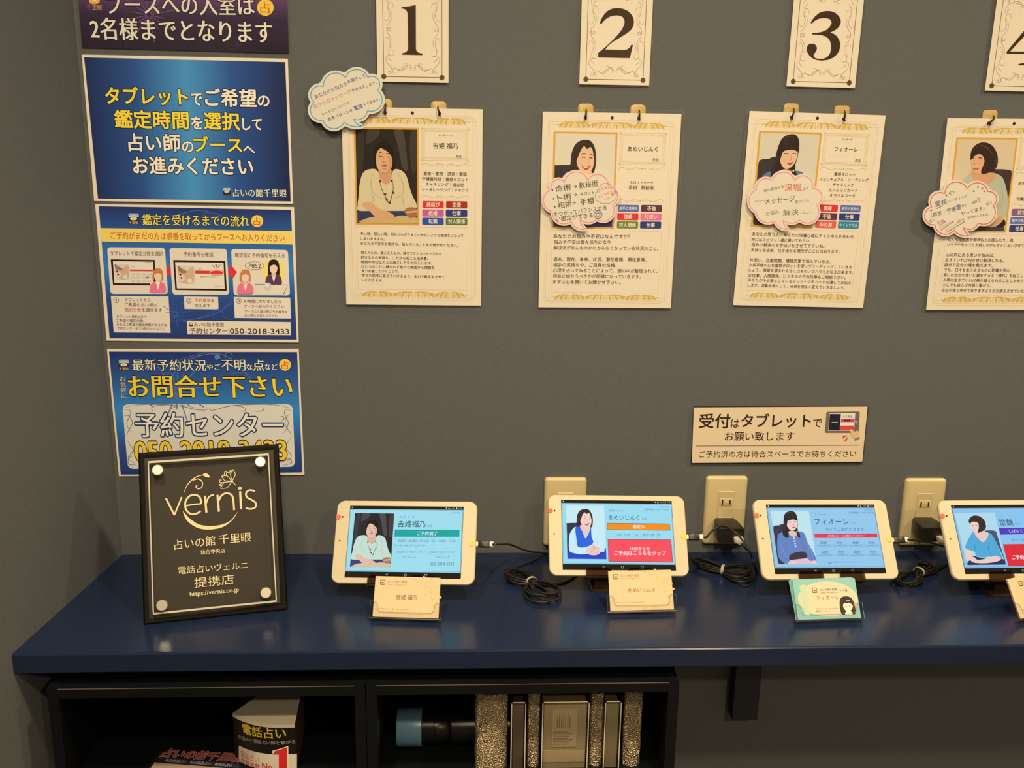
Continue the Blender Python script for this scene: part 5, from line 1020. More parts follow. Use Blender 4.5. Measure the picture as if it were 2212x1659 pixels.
for k, (pc, yaw, tilt, z0) in enumerate(CPOS):
    # bottom-front line of the card
    a_, t_ = math.radians(yaw), math.radians(tilt); n0 = Vector((math.sin(a_), -math.cos(a_), 0)); R = Vector((math.cos(a_), math.sin(a_), 0))
    U_ = Vector((0, 0, 1))*math.cos(t_) - n0*math.sin(t_); bot = Vector((pc[0], pc[1], ZD + z0)) - n0*0.0 
    bot = bot - Vector((U_.x, U_.y, 0))*(KH/2)*0.0
    F = Frame(Vector((pc[0], pc[1], ZD + z0)) + n0*(math.sin(t_)*KH/2) , R, U_)       # origin: middle of the lower edge
    # holder ---------------------------------------------------------------
    t = thing('card_holder', 'clear acrylic card holder ' + HLAB[k], 'card holder', F.M, 'acrylic card holders')
    hw = KW/2 + 0.0022; th = 0.0013
    b = MB(); b.box((-hw, -0.0012, -0.0085), (hw, 0.0385, -0.0085 + th), ACRYL); b.build('back_plate', t)
    b = MB(); fp = [(-hw, -0.0012), (hw, -0.0012), (hw, 0.022), (hw - 0.006, 0.0215), (hw - 0.0085, 0.018), (hw - 0.0095, 0.010), (hw - 0.013, 0.0065), (-hw + 0.013, 0.0065), (-hw + 0.0095, 0.010), (-hw + 0.0085, 0.018), (-hw + 0.006, 0.0215), (-hw, 0.022)]
    b.prism(fp, 0.0012, 0.0012 + th, ACRYL); b.build('front_plate', t)
    b = MB()
    for p, q in zip(fp[2:], fp[3:]): b.tube([(p[0], p[1], 0.0019), (q[0], q[1], 0.0019)], 0.00035, HEDGE, 5, 1)
    b.build('front_rim', t)
    for s_ in (-1, 1):
        x0 = s_*hw; x1 = s_*(hw + th); b = MB(); b.box((min(x0,x1), -0.0012, -0.0085), (max(x0,x1), 0.022, 0.0025), ACRYL); b.build('side_wall', t)
        b = MB(); b.tube([(x1, -0.0012, 0.0024), (x1, 0.022, 0.0024), (x1, 0.0222, -0.0084)], 0.0004, HEDGE, 5, 1); b.build('side_rim', t)
    b = MB(); b.box((-hw - th, -0.0026, -0.0085), (hw + th, -0.0012, 0.0025), HEDGE); b.build('floor_strip', t)
    inv = F.M.inverted(); b = MB(); lowp = F.M @ Vector((0, -0.0048, 0.0)); backp = F.M @ Vector((0, 0.036, -0.0085))
    for s_ in (-1, 1):
        vs = []
        for p in (F.M @ Vector((s_*hw*0.98, 0.036, -0.0086)), ):
            gp = Vector((p.x, p.y, ZD + 0.0022)) - n0*0.008
            for q in (p, gp):
                for dx, dy in ((-0.0007, -0.002), (0.0007, -0.002), (0.0007, 0.002), (-0.0007, 0.002)): vs.append(inv @ (q + R*dx + n0*dy))
        b.add(vs, [(3,2,1,0),(4,5,6,7),(0,1,5,4),(1,2,6,5),(2,3,7,6),(3,0,4,7)], ACRYL)
    b.build('rear_prop', t)
    # cards ------------------------------------------------------------------
    mat = MINT if k == 2 else CREAMC
    c = thing('business_card', CLAB[k], 'business card', F.M, 'business cards in the holders')
    b = MB(); b.rslab(0, KH/2, KW - 0.001, KH, 0.0006, [(0, 0), (0, 0.0003)], mat, 2); b.build('card_stock', c)
    UV = lambda u, v: Vector((-KW/2 + u*KW, KH - v*KH)); a = Art(F, ident, 0.0003)
    a.L = lambda p: UV(*p)
    def L2(pts, wd, col, lay=1, sub=5): a.lline(catmull([UV(*p) for p in pts], False, sub) if sub > 1 else [UV(*p) for p in pts], wd*KW, col, lay)
    if k != 2:
        LF = (206, 164, 92)
        L2([(0.55,0.02),(0.68,0.10),(0.80,0.08),(0.90,0.22),(0.97,0.45)], 0.006, LF); L2([(0.74,0.30),(0.82,0.34),(0.92,0.44),(0.98,0.62)], 0.006, LF)
        for q in ((0.62,0.06,2.6),(0.66,0.10,4.0),(0.72,0.06,1.0),(0.78,0.10,4.4),(0.84,0.12,1.2),(0.86,0.20,3.6),(0.91,0.26,0.4),(0.90,0.34,3.2),(0.95,0.40,0.6),(0.78,0.30,1.6),(0.80,0.36,4.4),(0.86,0.38,4.8),(0.86,0.33,1.2),(0.92,0.52,3.4),(0.96,0.60,3.8),(0.97,0.52,0.4),(0.94,0.74,2.2),(0.97,0.84,2.6),(0.58,0.95,2.8),(0.66,0.97,0.6),(0.74,0.95,2.0)):
            petal(a, UV(q[0], q[1]), (math.cos(q[2]), math.sin(q[2])), 0.0062, 0.0030, LF, 1.5, 0.1)
        if k == 3: pass
        a.text('占いの館千里眼', (0.20,0.125), (0.49,0.125), TAN, 3, res=2, xb=0.004); a.text('https://senrigan.info', (0.20,0.20), (0.48,0.20), (196,156,100), 3, res=2)
        nm = ('吉姫 福乃', 'あめいじんぐ', '', '')[k]
        if nm: a.text(nm, ((0.34,0.30)[k == 1], 0.50), ((0.66,0.72)[k == 1], 0.50), (140,100,58), 3, xb=0.006)
        a.text('予約センター TEL：050-2018-3433', (0.09,0.80), (0.54,0.80), (190,150,94), 3, res=2); L2([(0.09,0.87),(0.92,0.87)], 0.004, (190,146,88), 2, 1)
    else:
        a.face([UV(0.52 + 0.47*math.cos(i*0.1963), 0.50 + 0.44*math.sin(i*0.1963)) for i in range(32)], (206, 178, 124), 1)
        a.face([UV(0.1 + u, v) for u, v in ((0.0,0.15),(0.1,0.12),(0.1,0.92),(0.02,0.92))], (178,180,126), 1.5)
        a.text('占いの館千里眼', (0.42,0.27), (0.68,0.27), (110,84,56), 3, res=2, xb=0.004); a.text('https://senrigan.info', (0.42,0.345), (0.70,0.345), (150,120,76), 3, res=2); a.text('1～8', (0.73,0.31), (0.84,0.30), (90,80,70), 3)
        a.text('フィオーレ', (0.34,0.47), (0.70,0.47), (150,110,70), 3); a.text('予約センター TEL：050-2018-3433', (0.30,0.745), (0.66,0.745), (140,110,70), 3, res=2); a.text('電話占いヴェルニ', (0.30,0.80), (0.52,0.80), (140,110,70), 3, res=2)
        g = lambda pts: [UV(0.81 + x*0.13, 0.68 + y*0.23) for x, y in pts]
        bl = lambda pts, col, lay: a.face([Vector(p) for p in catmull(g(pts), True, 5)], col, lay)
        bl([(0.5,-0.55),(0.95,-0.3),(1.0,0.3),(0.6,0.6)], (232,140,84), 2); bl([(-0.85,0.9),(-0.95,0.0),(-0.7,-0.8),(0,-1.0),(0.65,-0.75),(0.85,0.1),(0.8,0.9),(0,1.0)], (58,38,30), 3)
        bl([(-0.55,0.1),(-0.4,-0.35),(0.0,-0.5),(0.45,-0.35),(0.6,0.1),(0.35,0.5),(0,0.58),(-0.35,0.5)], (240,204,150), 4); bl([(-0.6,0.0),(-0.5,-0.6),(0,-0.75),(0.55,-0.6),(0.65,0.0),(0.3,-0.28),(-0.1,-0.22),(-0.35,-0.3)], (58,38,30), 5)
        for x in (-0.2, 0.22): bl([(x-0.09,0.08),(x,0.02),(x+0.09,0.08),(x,0.12)], (60,40,30), 6)
        bl([(-0.1,0.34),(0.05,0.38),(0.18,0.34),(0.05,0.42)], (190,90,70), 6); bl([(-0.4,0.75),(0,0.55),(0.4,0.75),(0.4,1.0),(-0.4,1.0)], (236,208,190), 6)
        for x in (-0.05, 0.1, 0.25): bl([(x-0.06,-0.5),(x,-0.56),(x+0.06,-0.5),(x,-0.45)], (240,226,200), 7)
    lx, ly = ((0.12,0.15), (0.12,0.15), (0.33,0.28), (0.24,0.17))[k]; r_ = 0.0037; cxy = UV(lx, ly)
    for q, col, lay in ((1.0, (120,84,44), 3), (0.72, (220,184,120), 4)): a.face([cxy + Vector(p)*1.0 for p in rrect(2*r_*q, 2*r_*q, r_*0.35*q, 3)], col, lay)
    a.face([cxy + Vector((r_*0.55*math.cos(i*0.45), -0.0002 + r_*0.26*math.sin(i*0.45))) for i in range(14)], (120,84,44), 5); a.lline([cxy + Vector((-r_*0.6, -r_*0.62)), cxy + Vector((r_*0.6, -r_*0.62))], 0.0008, (120,84,44), 5)
    a.build('card_print', c)
    for j in range(5 if k == 2 else 3):
        z_ = -0.0010 - 0.0012*j; b = MB(); dx = (-0.0003*j if k == 2 else 0.0003*j); dy = (0.0006*(j % 3) + 0.0004 if k == 2 else 0.0004*(j % 2))
        b.rslab(dx, KH/2 + dy, KW - 0.002, KH, 0.0006, [(0, z_), (0, z_ + 0.0003)], mat, 2)
        if k == 2: b.v = [(x*math.cos(0.011*j + 0.008) - y*math.sin(0.011*j + 0.008), x*math.sin(0.011*j + 0.008)*0.3 + y, z) for x, y, z in b.v]
        o = b.build('business_card', None, mw=F.M); tag(o, ('mint green blank-edged card behind the cartoon girl card' if k == 2 else 'cream card stacked behind the printed card ' + ('before the leftmost tablet', 'before the second tablet', '', 'at the right edge')[k]), 'business card', 'stacked cards in holder ' + ('before the leftmost tablet', 'before the second tablet', 'with the green cards', 'at the right edge')[k])

# ------------------------------------------------------------------ charging cables
STEEL = M('grey_shell', (0.42, 0.40, 0.36), 0.35, 0.5, 0.3); WPLUG = M('white_plug', (0.78, 0.76, 0.70), 0.35, 0.45); TIE = M('grey_tie', (0.42, 0.40, 0.36), 0.6, 0.3)
RC = 0.00165
def dk(p, h=RC): q = on(p[0], p[1], 2, ZD + h); return q
def cable(label, k, coil, path, tail, usb=None):
    t = thing('charging_cable', label, 'cable', Matrix(), 'black charging cables')
    F = TP[k]; R = F.X; x0 = BW/2
    P = lambda x, y=-0.0015, z=-0.0042: F.M @ Vector((x, y, z))
    def bar(xa, xb, w_, h_, m, name):
        b = MB(); b.rings([[P(x, -0.0015 + p[0], -0.0042 + p[1]) for p in rrect(w_ - 2*i, h_ - 2*i, 0.0012, 3)] for x, i in ((xa, 0.0004), (xa + 0.0006, 0), (xb - 0.0006, 0), (xb, 0.0004))], m); b.build(name, t, True)
    bar(x0 - 0.001, x0 + 0.0035, 0.0070, 0.0032, WPLUG, 'plug_tip'); bar(x0 + 0.0033, x0 + 0.0205, 0.0100, 0.0062, BLACKP, 'plug_shell'); bar(x0 + 0.0200, x0 + 0.0262, 0.0078, 0.0056, WPLUG, 'plug_collar')
    start = [P(x0 + 0.024), P(x0 + 0.032)]
    pts = start + path
    b = MB(); b.tube(pts, RC, RUBBER, 8, 8); b.build('cord', t, True)
    # coil: loops of cord laid on the counter on both sides of the tie
    c, e0, e1, w0, w1, n = coil
    C, E0, E1 = dk(c), dk(e0), dk(e1); loops = []
    for E, wd, ph in ((E0, w0, 0), (E1, w1, 1)):
        ax = E - C; L_ = ax.length; ax = ax/L_; sd = Vector((-ax.y, ax.x, 0))
        for j in range(n):
            f = j/(n - 1); LL = L_*(0.78 + 0.24*((j*7 + ph*3) % n)/n); ww = wd*(0.45 + 0.75*((j*5 + ph) % n)/n); off = (f - 0.5)*wd*0.35
            hz = RC + 0.0014*j
            q = []
            for i in range(13):
                u = i/12*2*math.pi; s_ = 0.5 - 0.5*math.cos(u)
                q.append(C + ax*(LL*s_) + sd*(ww*math.sin(u)*(0.55 + 0.45*s_)*0.62 + off*s_) + Vector((0, 0, hz - RC + 0.004*math.sin(u/2)*(1 if j % 2 else 0.2))))
            loops.append(q)
    b = MB()
    for q in loops: b.tube(q, RC*0.92, RUBBER, 7, 3)
    if tail: b.tube(tail, RC, RUBBER, 8, 6)
    b.build('coiled_cord', t, True)
    b = MB(); ax = (E1 - C).normalized(); sd = Vector((-ax.y, ax.x, 0)); q = [C + sd*0.0085*math.cos(a_) + Vector((0, 0, 0.0062 + 0.0072*math.sin(a_))) for a_ in [i*math.pi/8 for i in range(17)]]
    rs = [[p + ax*dx + (p - C - Vector((0, 0, 0.006))).normalized()*dr for dx, dr in ((-0.0022, 0), (0.0022, 0), (0.0022, 0.0008), (-0.0022, 0.0008))] for p in q]
    b.rings(rs, TIE); b.build('cable_tie', t)
    if usb is not None:
        O = usb; b = MB(); b.rings([[O + Vector((p[0], y_, p[1])) for p in rrect(w_, h_, 0.002, 4)] for w_, h_, y_ in ((0.013, 0.006, 0.002), (0.0155, 0.0085, 0.0), (0.0155, 0.0085, -0.010), (0.012, 0.007, -0.0125), (0.006, 0.005, -0.019))], WPLUG); b.build('usb_plug', t, True)
    return t
usb2, usb3 = CH
hz = lambda p, z: on(p[0], p[1], 2, zr(z))
yv = lambda p, y: on(p[0], p[1], 1, y)
cable('black cable coiled between the two left tablets', 0, ((1148,1264), (1099,1240), (1192,1304), 0.044, 0.052, 6),
      [yv((1100,1176), -0.06), yv((1140,1190), -0.03), yv((1178,1194), -0.012), dk((1225,1196))], [dk((1178,1196)), dk((1150,1212)), dk((1112,1228)), dk((1098,1246)), dk((1110,1262)), dk((1148,1264)), dk((1195,1262)), dk((1225,1256)), dk((1250,1238))])
cable('black cable arching over a charger to a flat coil', 1, ((1561,1238), (1496,1216), (1628,1250), 0.030, 0.052, 6),
      [yv((1535,1150), -0.085), yv((1552,1138), -0.075), yv((1570,1139), -0.066), yv((1590,1152), -0.07), yv((1606,1170), -0.085), yv((1622,1198), -0.10), dk((1631,1232)), dk((1622,1258))],
      [usb2 + Vector((0, -0.017, 0)), usb2 + Vector((0.006, -0.026, -0.006)), yv((1618,1190), -0.085), yv((1628,1215), -0.105), dk((1634,1245)), dk((1612,1266)), dk((1565,1244))], usb2)
cable('black cable coiled between the two right tablets', 2, ((1984,1243), (1938,1270), (2012,1226), 0.040, 0.028, 6),
      [yv((2010,1172), -0.09), yv((2030,1178), -0.075), yv((2048,1184), -0.06), yv((2075,1196), -0.05)],
      [dk((1984,1243)), dk((2010,1238)), dk((2040,1222)), dk((2075,1200))], usb3)

# ------------------------------------------------------------------ plaque
zp = crop(290, 950, 3.9486)
pa, pt = math.radians(12.51), math.radians(24.73); R = Vector((math.cos(pa), math.sin(pa), 0)); n0 = Vector((math.sin(pa), -math.cos(pa), 0)); U_ = Vector((0, 0, 1))*math.cos(pt) - n0*math.sin(pt)
QW, QH = 0.1997, 0.246
F = Frame(Vector((-0.39867, -0.22433, ZD + 0.0008)), R, U_)
t = thing('award_plaque', 'black framed acrylic plaque with gold lettering leaning on the counter', 'plaque', F.M)
FRM = M('black_frame_wood', (0.006, 0.005, 0.005), 0.6, 0.12); GREY = M('grey_board', (0.030, 0.027, 0.024), 0.55, 0.3)
b = MB(); b.rslab(0, QH/2, QW, QH, 0.002, [(0.0, -0.012), (0, -0.004), (0.002, -0.0008), (0.0045, 0.0), (0.0085, -0.0022)], FRM, 3); b.build('frame_board', t, True)
a = Art(F, zp, -0.0021); a.poly([(85,158),(1192,84),(1246,1392),(123,1552)], GREY, 1); a.build('grey_panel', t)
AZ = 0.0045
cn = [F.P(*zp(p), 0.010) for p in ((115,186),(1156,108),(1211,1366),(153,1514))]
ax0 = (cn[0].x + cn[3].x)/2; ax1 = (cn[1].x + cn[2].x)/2; ay1 = (cn[0].y + cn[1].y)/2; ay0 = (cn[2].y + cn[3].y)/2
b = MB(); b.rslab((ax0+ax1)/2, (ay0+ay1)/2, ax1-ax0, ay1-ay0, 0.0005, [(0.0, AZ), (0, AZ + 0.0045), (0.0014, AZ + 0.006)], ACRYL, 2); b.build('acrylic_plate', t)
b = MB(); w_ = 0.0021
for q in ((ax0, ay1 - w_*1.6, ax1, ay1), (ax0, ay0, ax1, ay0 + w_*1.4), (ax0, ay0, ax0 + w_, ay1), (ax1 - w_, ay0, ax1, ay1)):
    b.box((q[0] + 0.0002, q[1] + 0.0002, AZ + 0.0003), (q[2] - 0.0002, q[3] - 0.0002, AZ + 0.0042), ACRYL_HIGHLIGHT)
b.build('edge_highlight', t)  # pale strips paint in the bright highlights along the acrylic edges
for p in ((200,260),(1075,190),(237,1413),(1122,1305)):
    c_ = F.P(*zp(p), 0.012); b = MB(); b.lathe([(0.0035, -0.002), (0.0035, AZ), (0.0075, AZ + 0.0062), (0.0080, AZ + 0.0075), (0.0078, AZ + 0.0105), (0.0070, AZ + 0.0115)], CHROME, 28, Matrix.Translation((c_.x, c_.y, 0))); b.build('standoff_bolt', t, True)
GL = M('gold_lettering', (0.62, 0.52, 0.30), 0.4, 0.5)
GL.node_tree.nodes['Principled BSDF'].inputs['Base Color'].default_value = (0.80, 0.74, 0.50, 1)
a = Art(F, zp, -0.0010)
a.L = lambda p: F.P(*zp(p), -0.0010)
for p, w_ in (([(270,497),(306,570),(343,642)],16), ([(343,642),(374,565),(405,488)],14), ([(440,562),(505,553),(571,545)],13), ([(571,545),(560,492),(520,470),(470,482),(437,530),(440,590),(480,632),(530,630),(566,608)],16), ([(603,478),(609,550),(616,622)],18), ([(612,545),(632,495),(655,476),(680,471)],14),
              ([(710,470),(716,540),(722,613)],18), ([(718,525),(745,475),(790,455),(832,474),(845,520),(852,600)],16), ([(903,440),(907,515),(911,592)],18), ([(1030,438),(985,430),(955,452),(960,488),(1000,512),(1036,540),(1032,575),(992,590),(950,582)],15)):
    a.line(p, w_, GL, 1, 8)
a.poly([(902 + (22 if i % 2 == 0 else 10)*math.cos(i*math.pi/6 + 0.4), 414 + (22 if i % 2 == 0 else 10)*math.sin(i*math.pi/6 + 0.4)) for i in range(12)], GL, 1)
a.blob([(415,613),(450,690),(540,752),(650,766),(760,742),(840,682),(881,614),(870,628),(822,688),(745,724),(650,736),(552,722),(472,670),(428,622)], GL, 1, 4)
a.line([(424,452),(450,390),(490,345),(540,312),(592,302)], 9, GL, 1, 8, True); a.line([(500,345),(545,335),(580,360),(576,405),(546,418),(526,402),(538,386)], 9, GL, 1, 8)
a.blob([(584,298),(605,287),(630,294),(643,320),(610,317)], GL, 1); a.line([(832,350),(866,388)], 6, GL, 1, 1)
def lpetal(bx, by, tx, ty, w_):
    dx, dy = tx-bx, ty-by; L_ = math.hypot(dx, dy); nx, ny = -dy/L_*w_, dx/L_*w_; m1 = (bx + dx*0.55 + nx, by + dy*0.55 + ny); m2 = (bx + dx*0.55 - nx, by + dy*0.55 - ny)
    a.line([(bx,by), m1, (tx,ty)], 6, GL, 1, 7); a.line([(bx,by), m2, (tx,ty)], 6, GL, 1, 7)
for q in ((836,350,845,253,20), (830,352,745,310,22), (832,356,735,415,24)): lpetal(*q)
for q in ([(790,310),(785,285),(800,275),(822,290)], [(768,300),(775,268),(800,280)], [(745,345),(725,345),(735,365),(770,362)], [(748,372),(724,385),(745,392)], [(810,285),(820,262),(838,270)]): a.line(q, 6, GL, 1, 5)
a.build('logo_emblem', t)
a = Art(F, zp, -0.0010); a.L = lambda p: F.P(*zp(p), -0.0010)
for s_, p, q, hh in (('占いの館',(342,897),(690,858),86), ('千里眼',(722,850),(995,828),80), ('仙台中央店',(566,960),(775,944),42), ('電話占いヴェルニ',(375,1116),(968,1068),66), ('提携店',(512,1222),(848,1186),86), ('https://vernis.co.jp',(475,1322),(892,1282),50)):
    a.text(s_, p, q, GL, 1, h=hh, xb=0.006 if 'http' not in s_ else 0.01)
a.build('gold_lettering', t)
b = MB(); inv = F.M.inverted(); top = F.M @ Vector((0, 0.19, -0.0122)); gp = Vector((top.x, top.y, ZD + 0.0004)) - n0*0.035; vs = []
for q in (top, gp):
    for dx, dy in ((-0.028, -0.0015), (0.028, -0.0015), (0.028, 0.0015), (-0.028, 0.0015)): vs.append(inv @ (q + R*dx + n0*dy))
b.add(vs, [(3,2,1,0),(4,5,6,7),(0,1,5,4),(1,2,6,5),(2,3,7,6),(3,0,4,7)], FRM); b.build('easel_leg', t)

# ------------------------------------------------------------------ left cabinet: leaflet dispenser and flat leaflet
zb = crop(300, 1440, 4.424)
zt_ = zr(0.008)
A = on(*zb((895,455)), 2, zt_); Bp = on(*zb((1490,560)), 2, zt_); Cr = on(*zb((1480,268)), 2, zt_); Dl = on(*zb((1215,268)), 2, zt_)
X = Vector((Bp.x - A.x, Bp.y - A.y, 0)); L_ = X.length; X.normalize(); N_ = X.cross(Vector((0, 0, 1)))
F = Frame(Vector((A.x, A.y, SH + 0.0003)), X, (0, 0, 1)); HB = zt_ - SH - 0.0003; BUL = 0.011
t = thing('leaflet_box', 'black curved leaflet box with yellow and red lettering under the counter', 'box', F.M)
bulge = lambda x: BUL*(1 - (2*x/L_ - 1)**2)
bk = [F.M.inverted() @ v for v in (Cr, Dl)]
fr = [(L_*i/12, bulge(L_*i/12)) for i in range(13)]
BOXB = M('black_card', (0.008, 0.007, 0.006), 0.4, 0.4); BOXW = M('white_inside', (0.74, 0.70, 0.63), 0.5, 0.3); BOXS = M('brown_side', (0.10, 0.045, 0.03), 0.45, 0.3)
b = MB(); b.add([(x, 0, z) for x, z in fr] + [(x, HB, z) for x, z in fr], [(i, i+1, 14+i, 13+i) for i in range(12)], BOXB)
b.add([(L_, 0, 0), (bk[0].x, 0, bk[0].z - 0.03), (bk[0].x, HB, bk[0].z - 0.03), (L_, HB, 0)], [(0, 1, 2, 3)], BOXS); b.add([(0, 0, 0), (0, HB, 0), (bk[1].x, HB, bk[1].z - 0.03), (bk[1].x, 0, bk[1].z - 0.03)], [(0, 1, 2, 3)], BOXB)
b.add([(bk[0].x, 0, bk[0].z - 0.03), (bk[1].x, 0, bk[1].z - 0.03), (bk[1].x, HB, bk[1].z - 0.03), (bk[0].x, HB, bk[0].z - 0.03)], [(0, 1, 2, 3)], BOXB); b.build('box_shell', t)
b = MB(); tp = [(x, z) for x, z in fr] + [(bk[0].x, bk[0].z - 0.03), (bk[1].x, bk[1].z - 0.03)]; n_ = len(tp)
b.add([(x, HB + 0.0002, z) for x, z in tp] + [(x, HB + 0.0016, z) for x, z in tp], [tuple(range(n_, 2*n_))] + [(i, (i+1) % n_, n_ + (i+1) % n_, n_ + i) for i in range(n_)], BOXW); b.build('white_top', t)
b = MB(); b.add([(x, HB - 0.0035, z + 0.0002) for x, z in fr] + [(x, HB + 0.0016, z + 0.0002) for x, z in fr], [(i, i+1, 14+i, 13+i) for i in range(12)], BOXW); b.build('white_rim', t)
wp = lambda x, y, z: (x, max(y, 0.0008), z + bulge(min(max(x, 0), L_)) + 0.0002)
a = Art(F, zb, 0.0, ink, wp); bz = 0.008
a.L = lambda p: F.P(*zb(p), bulge(0.45*L_))
a.text('電話占い', (978,600), (1385,658), (246, 190, 40), 2, h=98, bold=0.018); a.text('全国の千里眼占い師と繋がる', (928,690), (1462,756), (176, 150, 110), 2, h=38, bold=0.004); a.build('lettering', t)
a = Art(F, zb, 0.0, ink, wp); a.L = lambda p: F.P(*zb(p), bulge(0.45*L_))
for i in range(12):
    f0, f1 = i/12, (i+1)/12; yt0 = 780 + 105*f0 - 10*f0*f0; yt1 = 780 + 105*f1 - 10*f1*f1
    a.poly([(932+545*f0, yt0), (932+545*f1, yt1), (940+540*f1, 1120), (940+540*f0, 1100)], (222, 196, 146), 1)
a.text('電話占い', (955,845), (1148,892), (196, 74, 50), 2, h=62); a.text('在籍者数', (960,920), (1158,962), (196, 74, 50), 2, h=62, bold=0.01); a.text('No', (1180,948), (1272,965), (206, 50, 40), 2, h=60, bold=0.02)
one = [(1285,815),(1340,805),(1398,792),(1400,1010),(1425,1040),(1425,1060),(1300,1050),(1302,1030),(1330,1005),(1328,850),(1285,838)]
cxo = sum(p[0] for p in one)/len(one); cyo = sum(p[1] for p in one)/len(one); a.poly([(cxo + (x-cxo)*1.18, cyo + (y-cyo)*1.06) for x, y in one], (236, 210, 170), 3); a.poly(one, (214, 40, 34), 4); a.build('claim_panel', t)

zl = SH + 0.0045
c4 = [on(*zb(p), 2, zl) for p in ((205,800), (960,850), (960,1180), (20,1060))]
X = c4[1] - c4[0]; F = Frame(c4[0], X, c4[0] - c4[3]); WL = (F.M.inverted() @ c4[1]).x
t = thing('leaflet', 'dark leaflet lying flat with orange outlined lettering left of the box', 'leaflet', F.M)
b = MB(); b.box((0, -0.052, -0.0040), (WL, 0.0005, 0.0), M('leaflet_black', (0.010, 0.008, 0.008), 0.4, 0.4)); b.build('cover_page', t)
a = Art(F, zb, 0.0); a.text('占いの館千里眼', (240,822), (985,876), (120, 50, 40), 2, h=78, bold=0.02, edge=((196, 130, 100), 0.05), sl=0.15); a.text('毎日開運占い　毎日開運占い　運命の占い', (255,895), (890,945), (150, 140, 130), 2, h=28, bold=0.01)
a.poly([(150,915),(1000,985),(1000,1090),(90,1010)], (150, 118, 84), 1); a.poly([(225,862),(960,930),(960,972),(175,905)], (44, 36, 40), 1.5); a.build('cover_print', t)

# ------------------------------------------------------------------ right cabinet: bottle and sparkling packs
BLUEP = M('blue_cap_plastic', (0.09, 0.21, 0.36), 0.3, 0.5)
ax = Matrix(((0, 0, 1, 0), (0, 1, 0, 0), (-1, 0, 0, 0), (0, 0, 0, 1)))
yb = -0.235; c0 = on(857, 1566, 1, yb); c1 = on(912, 1566, 1, yb); c2 = on(970, 1566, 1, yb)
rb = 0.0275
bt = thing('spray_bottle', 'black bottle with a pale blue cap lying on its side in the cabinet', 'bottle', Matrix.Translation((c0.x, yb, SH + rb + 0.0005)) @ ax)
l1, l2 = c1.x - c0.x, c2.x - c0.x
b = MB(); b.lathe([(0.020, 0), (rb - 0.001, 0.001), (rb, 0.003), (rb, l1 - 0.001), (rb - 0.001, l1)], BLUEP, 40); b.build('cap', bt, True)
b = MB(); b.lathe([(rb*0.86, l1 + 0.0002), (rb*0.88, l1 + 0.018), (rb*0.80, l1 + 0.019), (rb*0.80, l2 - 0.004), (rb*0.7, l2), (rb*0.84, l2 + 0.004), (rb*0.9, l2 + 0.03), (rb*0.9, l2 + 0.10), (0.004, l2 + 0.105)], M('dark_bottle', (0.006, 0.007, 0.009), 0.3, 0.25), 40); b.build('bottle_body', bt, True)
def sparkle_mat(key, base, scale):
    m = M(key, base, 0.25, 0.6, 0.75); n, l = nodes(m); tc = n.new('ShaderNodeTexCoord'); vo = n.new('ShaderNodeTexVoronoi'); vo.inputs['Scale'].default_value = scale
    bp = n.new('ShaderNodeBump'); bp.inputs['Strength'].default_value = 1.0; bp.inputs['Distance'].default_value = 0.004
    l.new(tc.outputs['Object'], vo.inputs['Vector']); l.new(vo.outputs['Distance'], bp.inputs['Height']); l.new(bp.outputs[0], n['Principled BSDF'].inputs['Normal'])
    return m
SPK = sparkle_mat('crinkled_foil', (0.62, 0.53, 0.38), 520)
def foil_roll(x0, x1, ztop, label):
    xa = on(x0, 1560, 1, -0.285).x; xb = on(x1, 1560, 1, -0.285).x; r_ = (xb - xa)/2; y_ = -0.285; dp = max(r_, 0.012)
    o_ = Matrix.Translation(((xa + xb)/2, y_, SH + 0.0003)); b = MB(); rs = []
    hgt = ztop - SH; N2 = 44
    for j in range(15):
        f = j/14; rs.append([(r_*(math.cos(2*math.pi*i/N2)*(1 + 0.035*math.sin(i*5.3 + j*1.7))), dp*math.sin(2*math.pi*i/N2)*(1 + 0.05*math.sin(i*3.1 + j*2.3)), hgt*f) for i in range(N2)])
    b.rings(rs, SPK); o = b.build('foil_pack', None, True, o_); tag(o, label, 'pack', 'sparkling foil packs in the cabinet')
foil_roll(1026, 1096, zr(0.058), 'widest crinkled golden pack, beside the bottle')
foil_roll(1139, 1166, zr(0.056), 'narrow crinkled pack between the slim clear case and the wide clear case')
foil_roll(1274, 1302, zr(0.052), 'narrow crinkled pack just right of the wide clear case')
foil_roll(1346, 1385, zr(0.055), 'crinkled pack at the right end of the row in the cabinet')
CASEM = film('clear_case_plastic', (0.80, 0.77, 0.70), 0.1, 1.8); CASEE = M('case_edge_highlight', (0.85, 0.80, 0.66), 0.25, 0.8)
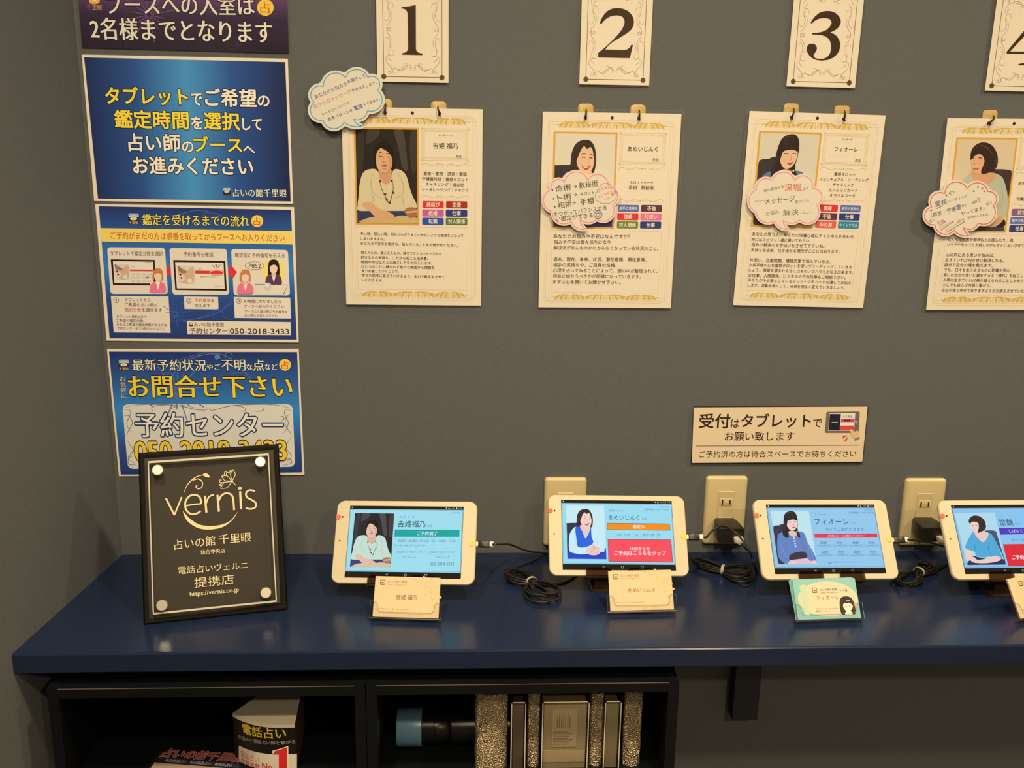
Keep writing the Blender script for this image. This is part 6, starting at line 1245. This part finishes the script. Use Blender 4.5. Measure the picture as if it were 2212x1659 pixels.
def clear_case(x0, x1, label, inner):
    xa = on(x0, 1560, 1, -0.305).x; xb = on(x1, 1560, 1, -0.305).x; y0, y1 = -0.306, -0.262; zt2_ = zr(0.046); z0_ = SH + 0.0004
    t = thing('clear_case', label, 'case', Matrix.Translation(((xa+xb)/2, (y0+y1)/2, z0_)), 'clear cases in the cabinet'); w_ = (xb-xa)/2; d_ = (y1-y0)/2; h_ = zt2_ - z0_
    b = MB(); b.rings([[(p[0], p[1], z) for p in rrect(2*w_ - 2*i, 2*d_ - 2*i, 0.003, 4)] for i, z in ((0.001, 0), (0, 0.002), (0, h_ - 0.002), (0.0015, h_))], CASEM); b.build('case_shell', t, True)
    b = MB()
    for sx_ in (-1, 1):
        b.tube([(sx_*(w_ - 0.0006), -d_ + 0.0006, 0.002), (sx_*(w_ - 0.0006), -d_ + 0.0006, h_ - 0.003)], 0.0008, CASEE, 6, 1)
    b.tube([(-w_ + 0.002, -d_ + 0.0008, h_ - 0.0012), (w_ - 0.002, -d_ + 0.0008, h_ - 0.0012)], 0.0007, CASEE, 6, 1); b.build('case_rim', t, True)  # bright rim colour stands in for highlights on the clear plastic
    b = MB(); b.box((-w_ + 0.003, -d_ + 0.006, 0.001), (w_ - 0.003, d_ - 0.004, h_ - 0.008), inner); p = b.build('case_content', t)
    return t, w_, d_, h_
clear_case(1104, 1136, 'slim clear case between two crinkled packs, nearest the bottle', M('dim_content', (0.12, 0.10, 0.09), 0.5, 0.3))
t, w_, d_, h_ = clear_case(1171, 1272, 'wide clear case with a paper slip inside in the cabinet', M('slip_content', (0.42, 0.38, 0.29), 0.5, 0.3))
b = MB(); b.box((-w_*0.55, -d_ + 0.0052, h_*0.32), (w_*0.5, -d_ + 0.0058, h_*0.86), M('grey_slip', (0.55, 0.50, 0.40), 0.5, 0.3)); b.build('paper_slip', t)
b = MB()
for i in range(7): b.box((-w_*0.35 + i*w_*0.09, -d_ + 0.0049, h_*0.60), (-w_*0.32 + i*w_*0.09, -d_ + 0.0051, h_*(0.76 + 0.04*(i % 2))), M('slip_ink', (0.20, 0.18, 0.15), 0.5, 0.3))
for i in range(9): b.box((-w_*0.50, -d_ + 0.0049, h_*(0.36 + 0.022*i)), (w_*(0.10 + 0.08*((i*5) % 4)), -d_ + 0.0051, h_*(0.366 + 0.022*i)), M('slip_ink', (0.20, 0.18, 0.15), 0.5, 0.3))
b.build('slip_print', t)
b = MB(); b.box((-w_*0.9, -d_ + 0.0050, h_*0.10), (w_*0.88, -d_ + 0.0056, h_*0.27), M('pale_band', (0.62, 0.57, 0.46), 0.4, 0.4)); b.build('lower_label', t)
clear_case(1306, 1341, 'slim clear case second from the right end of the row', M('pale_content', (0.30, 0.28, 0.22), 0.5, 0.3))
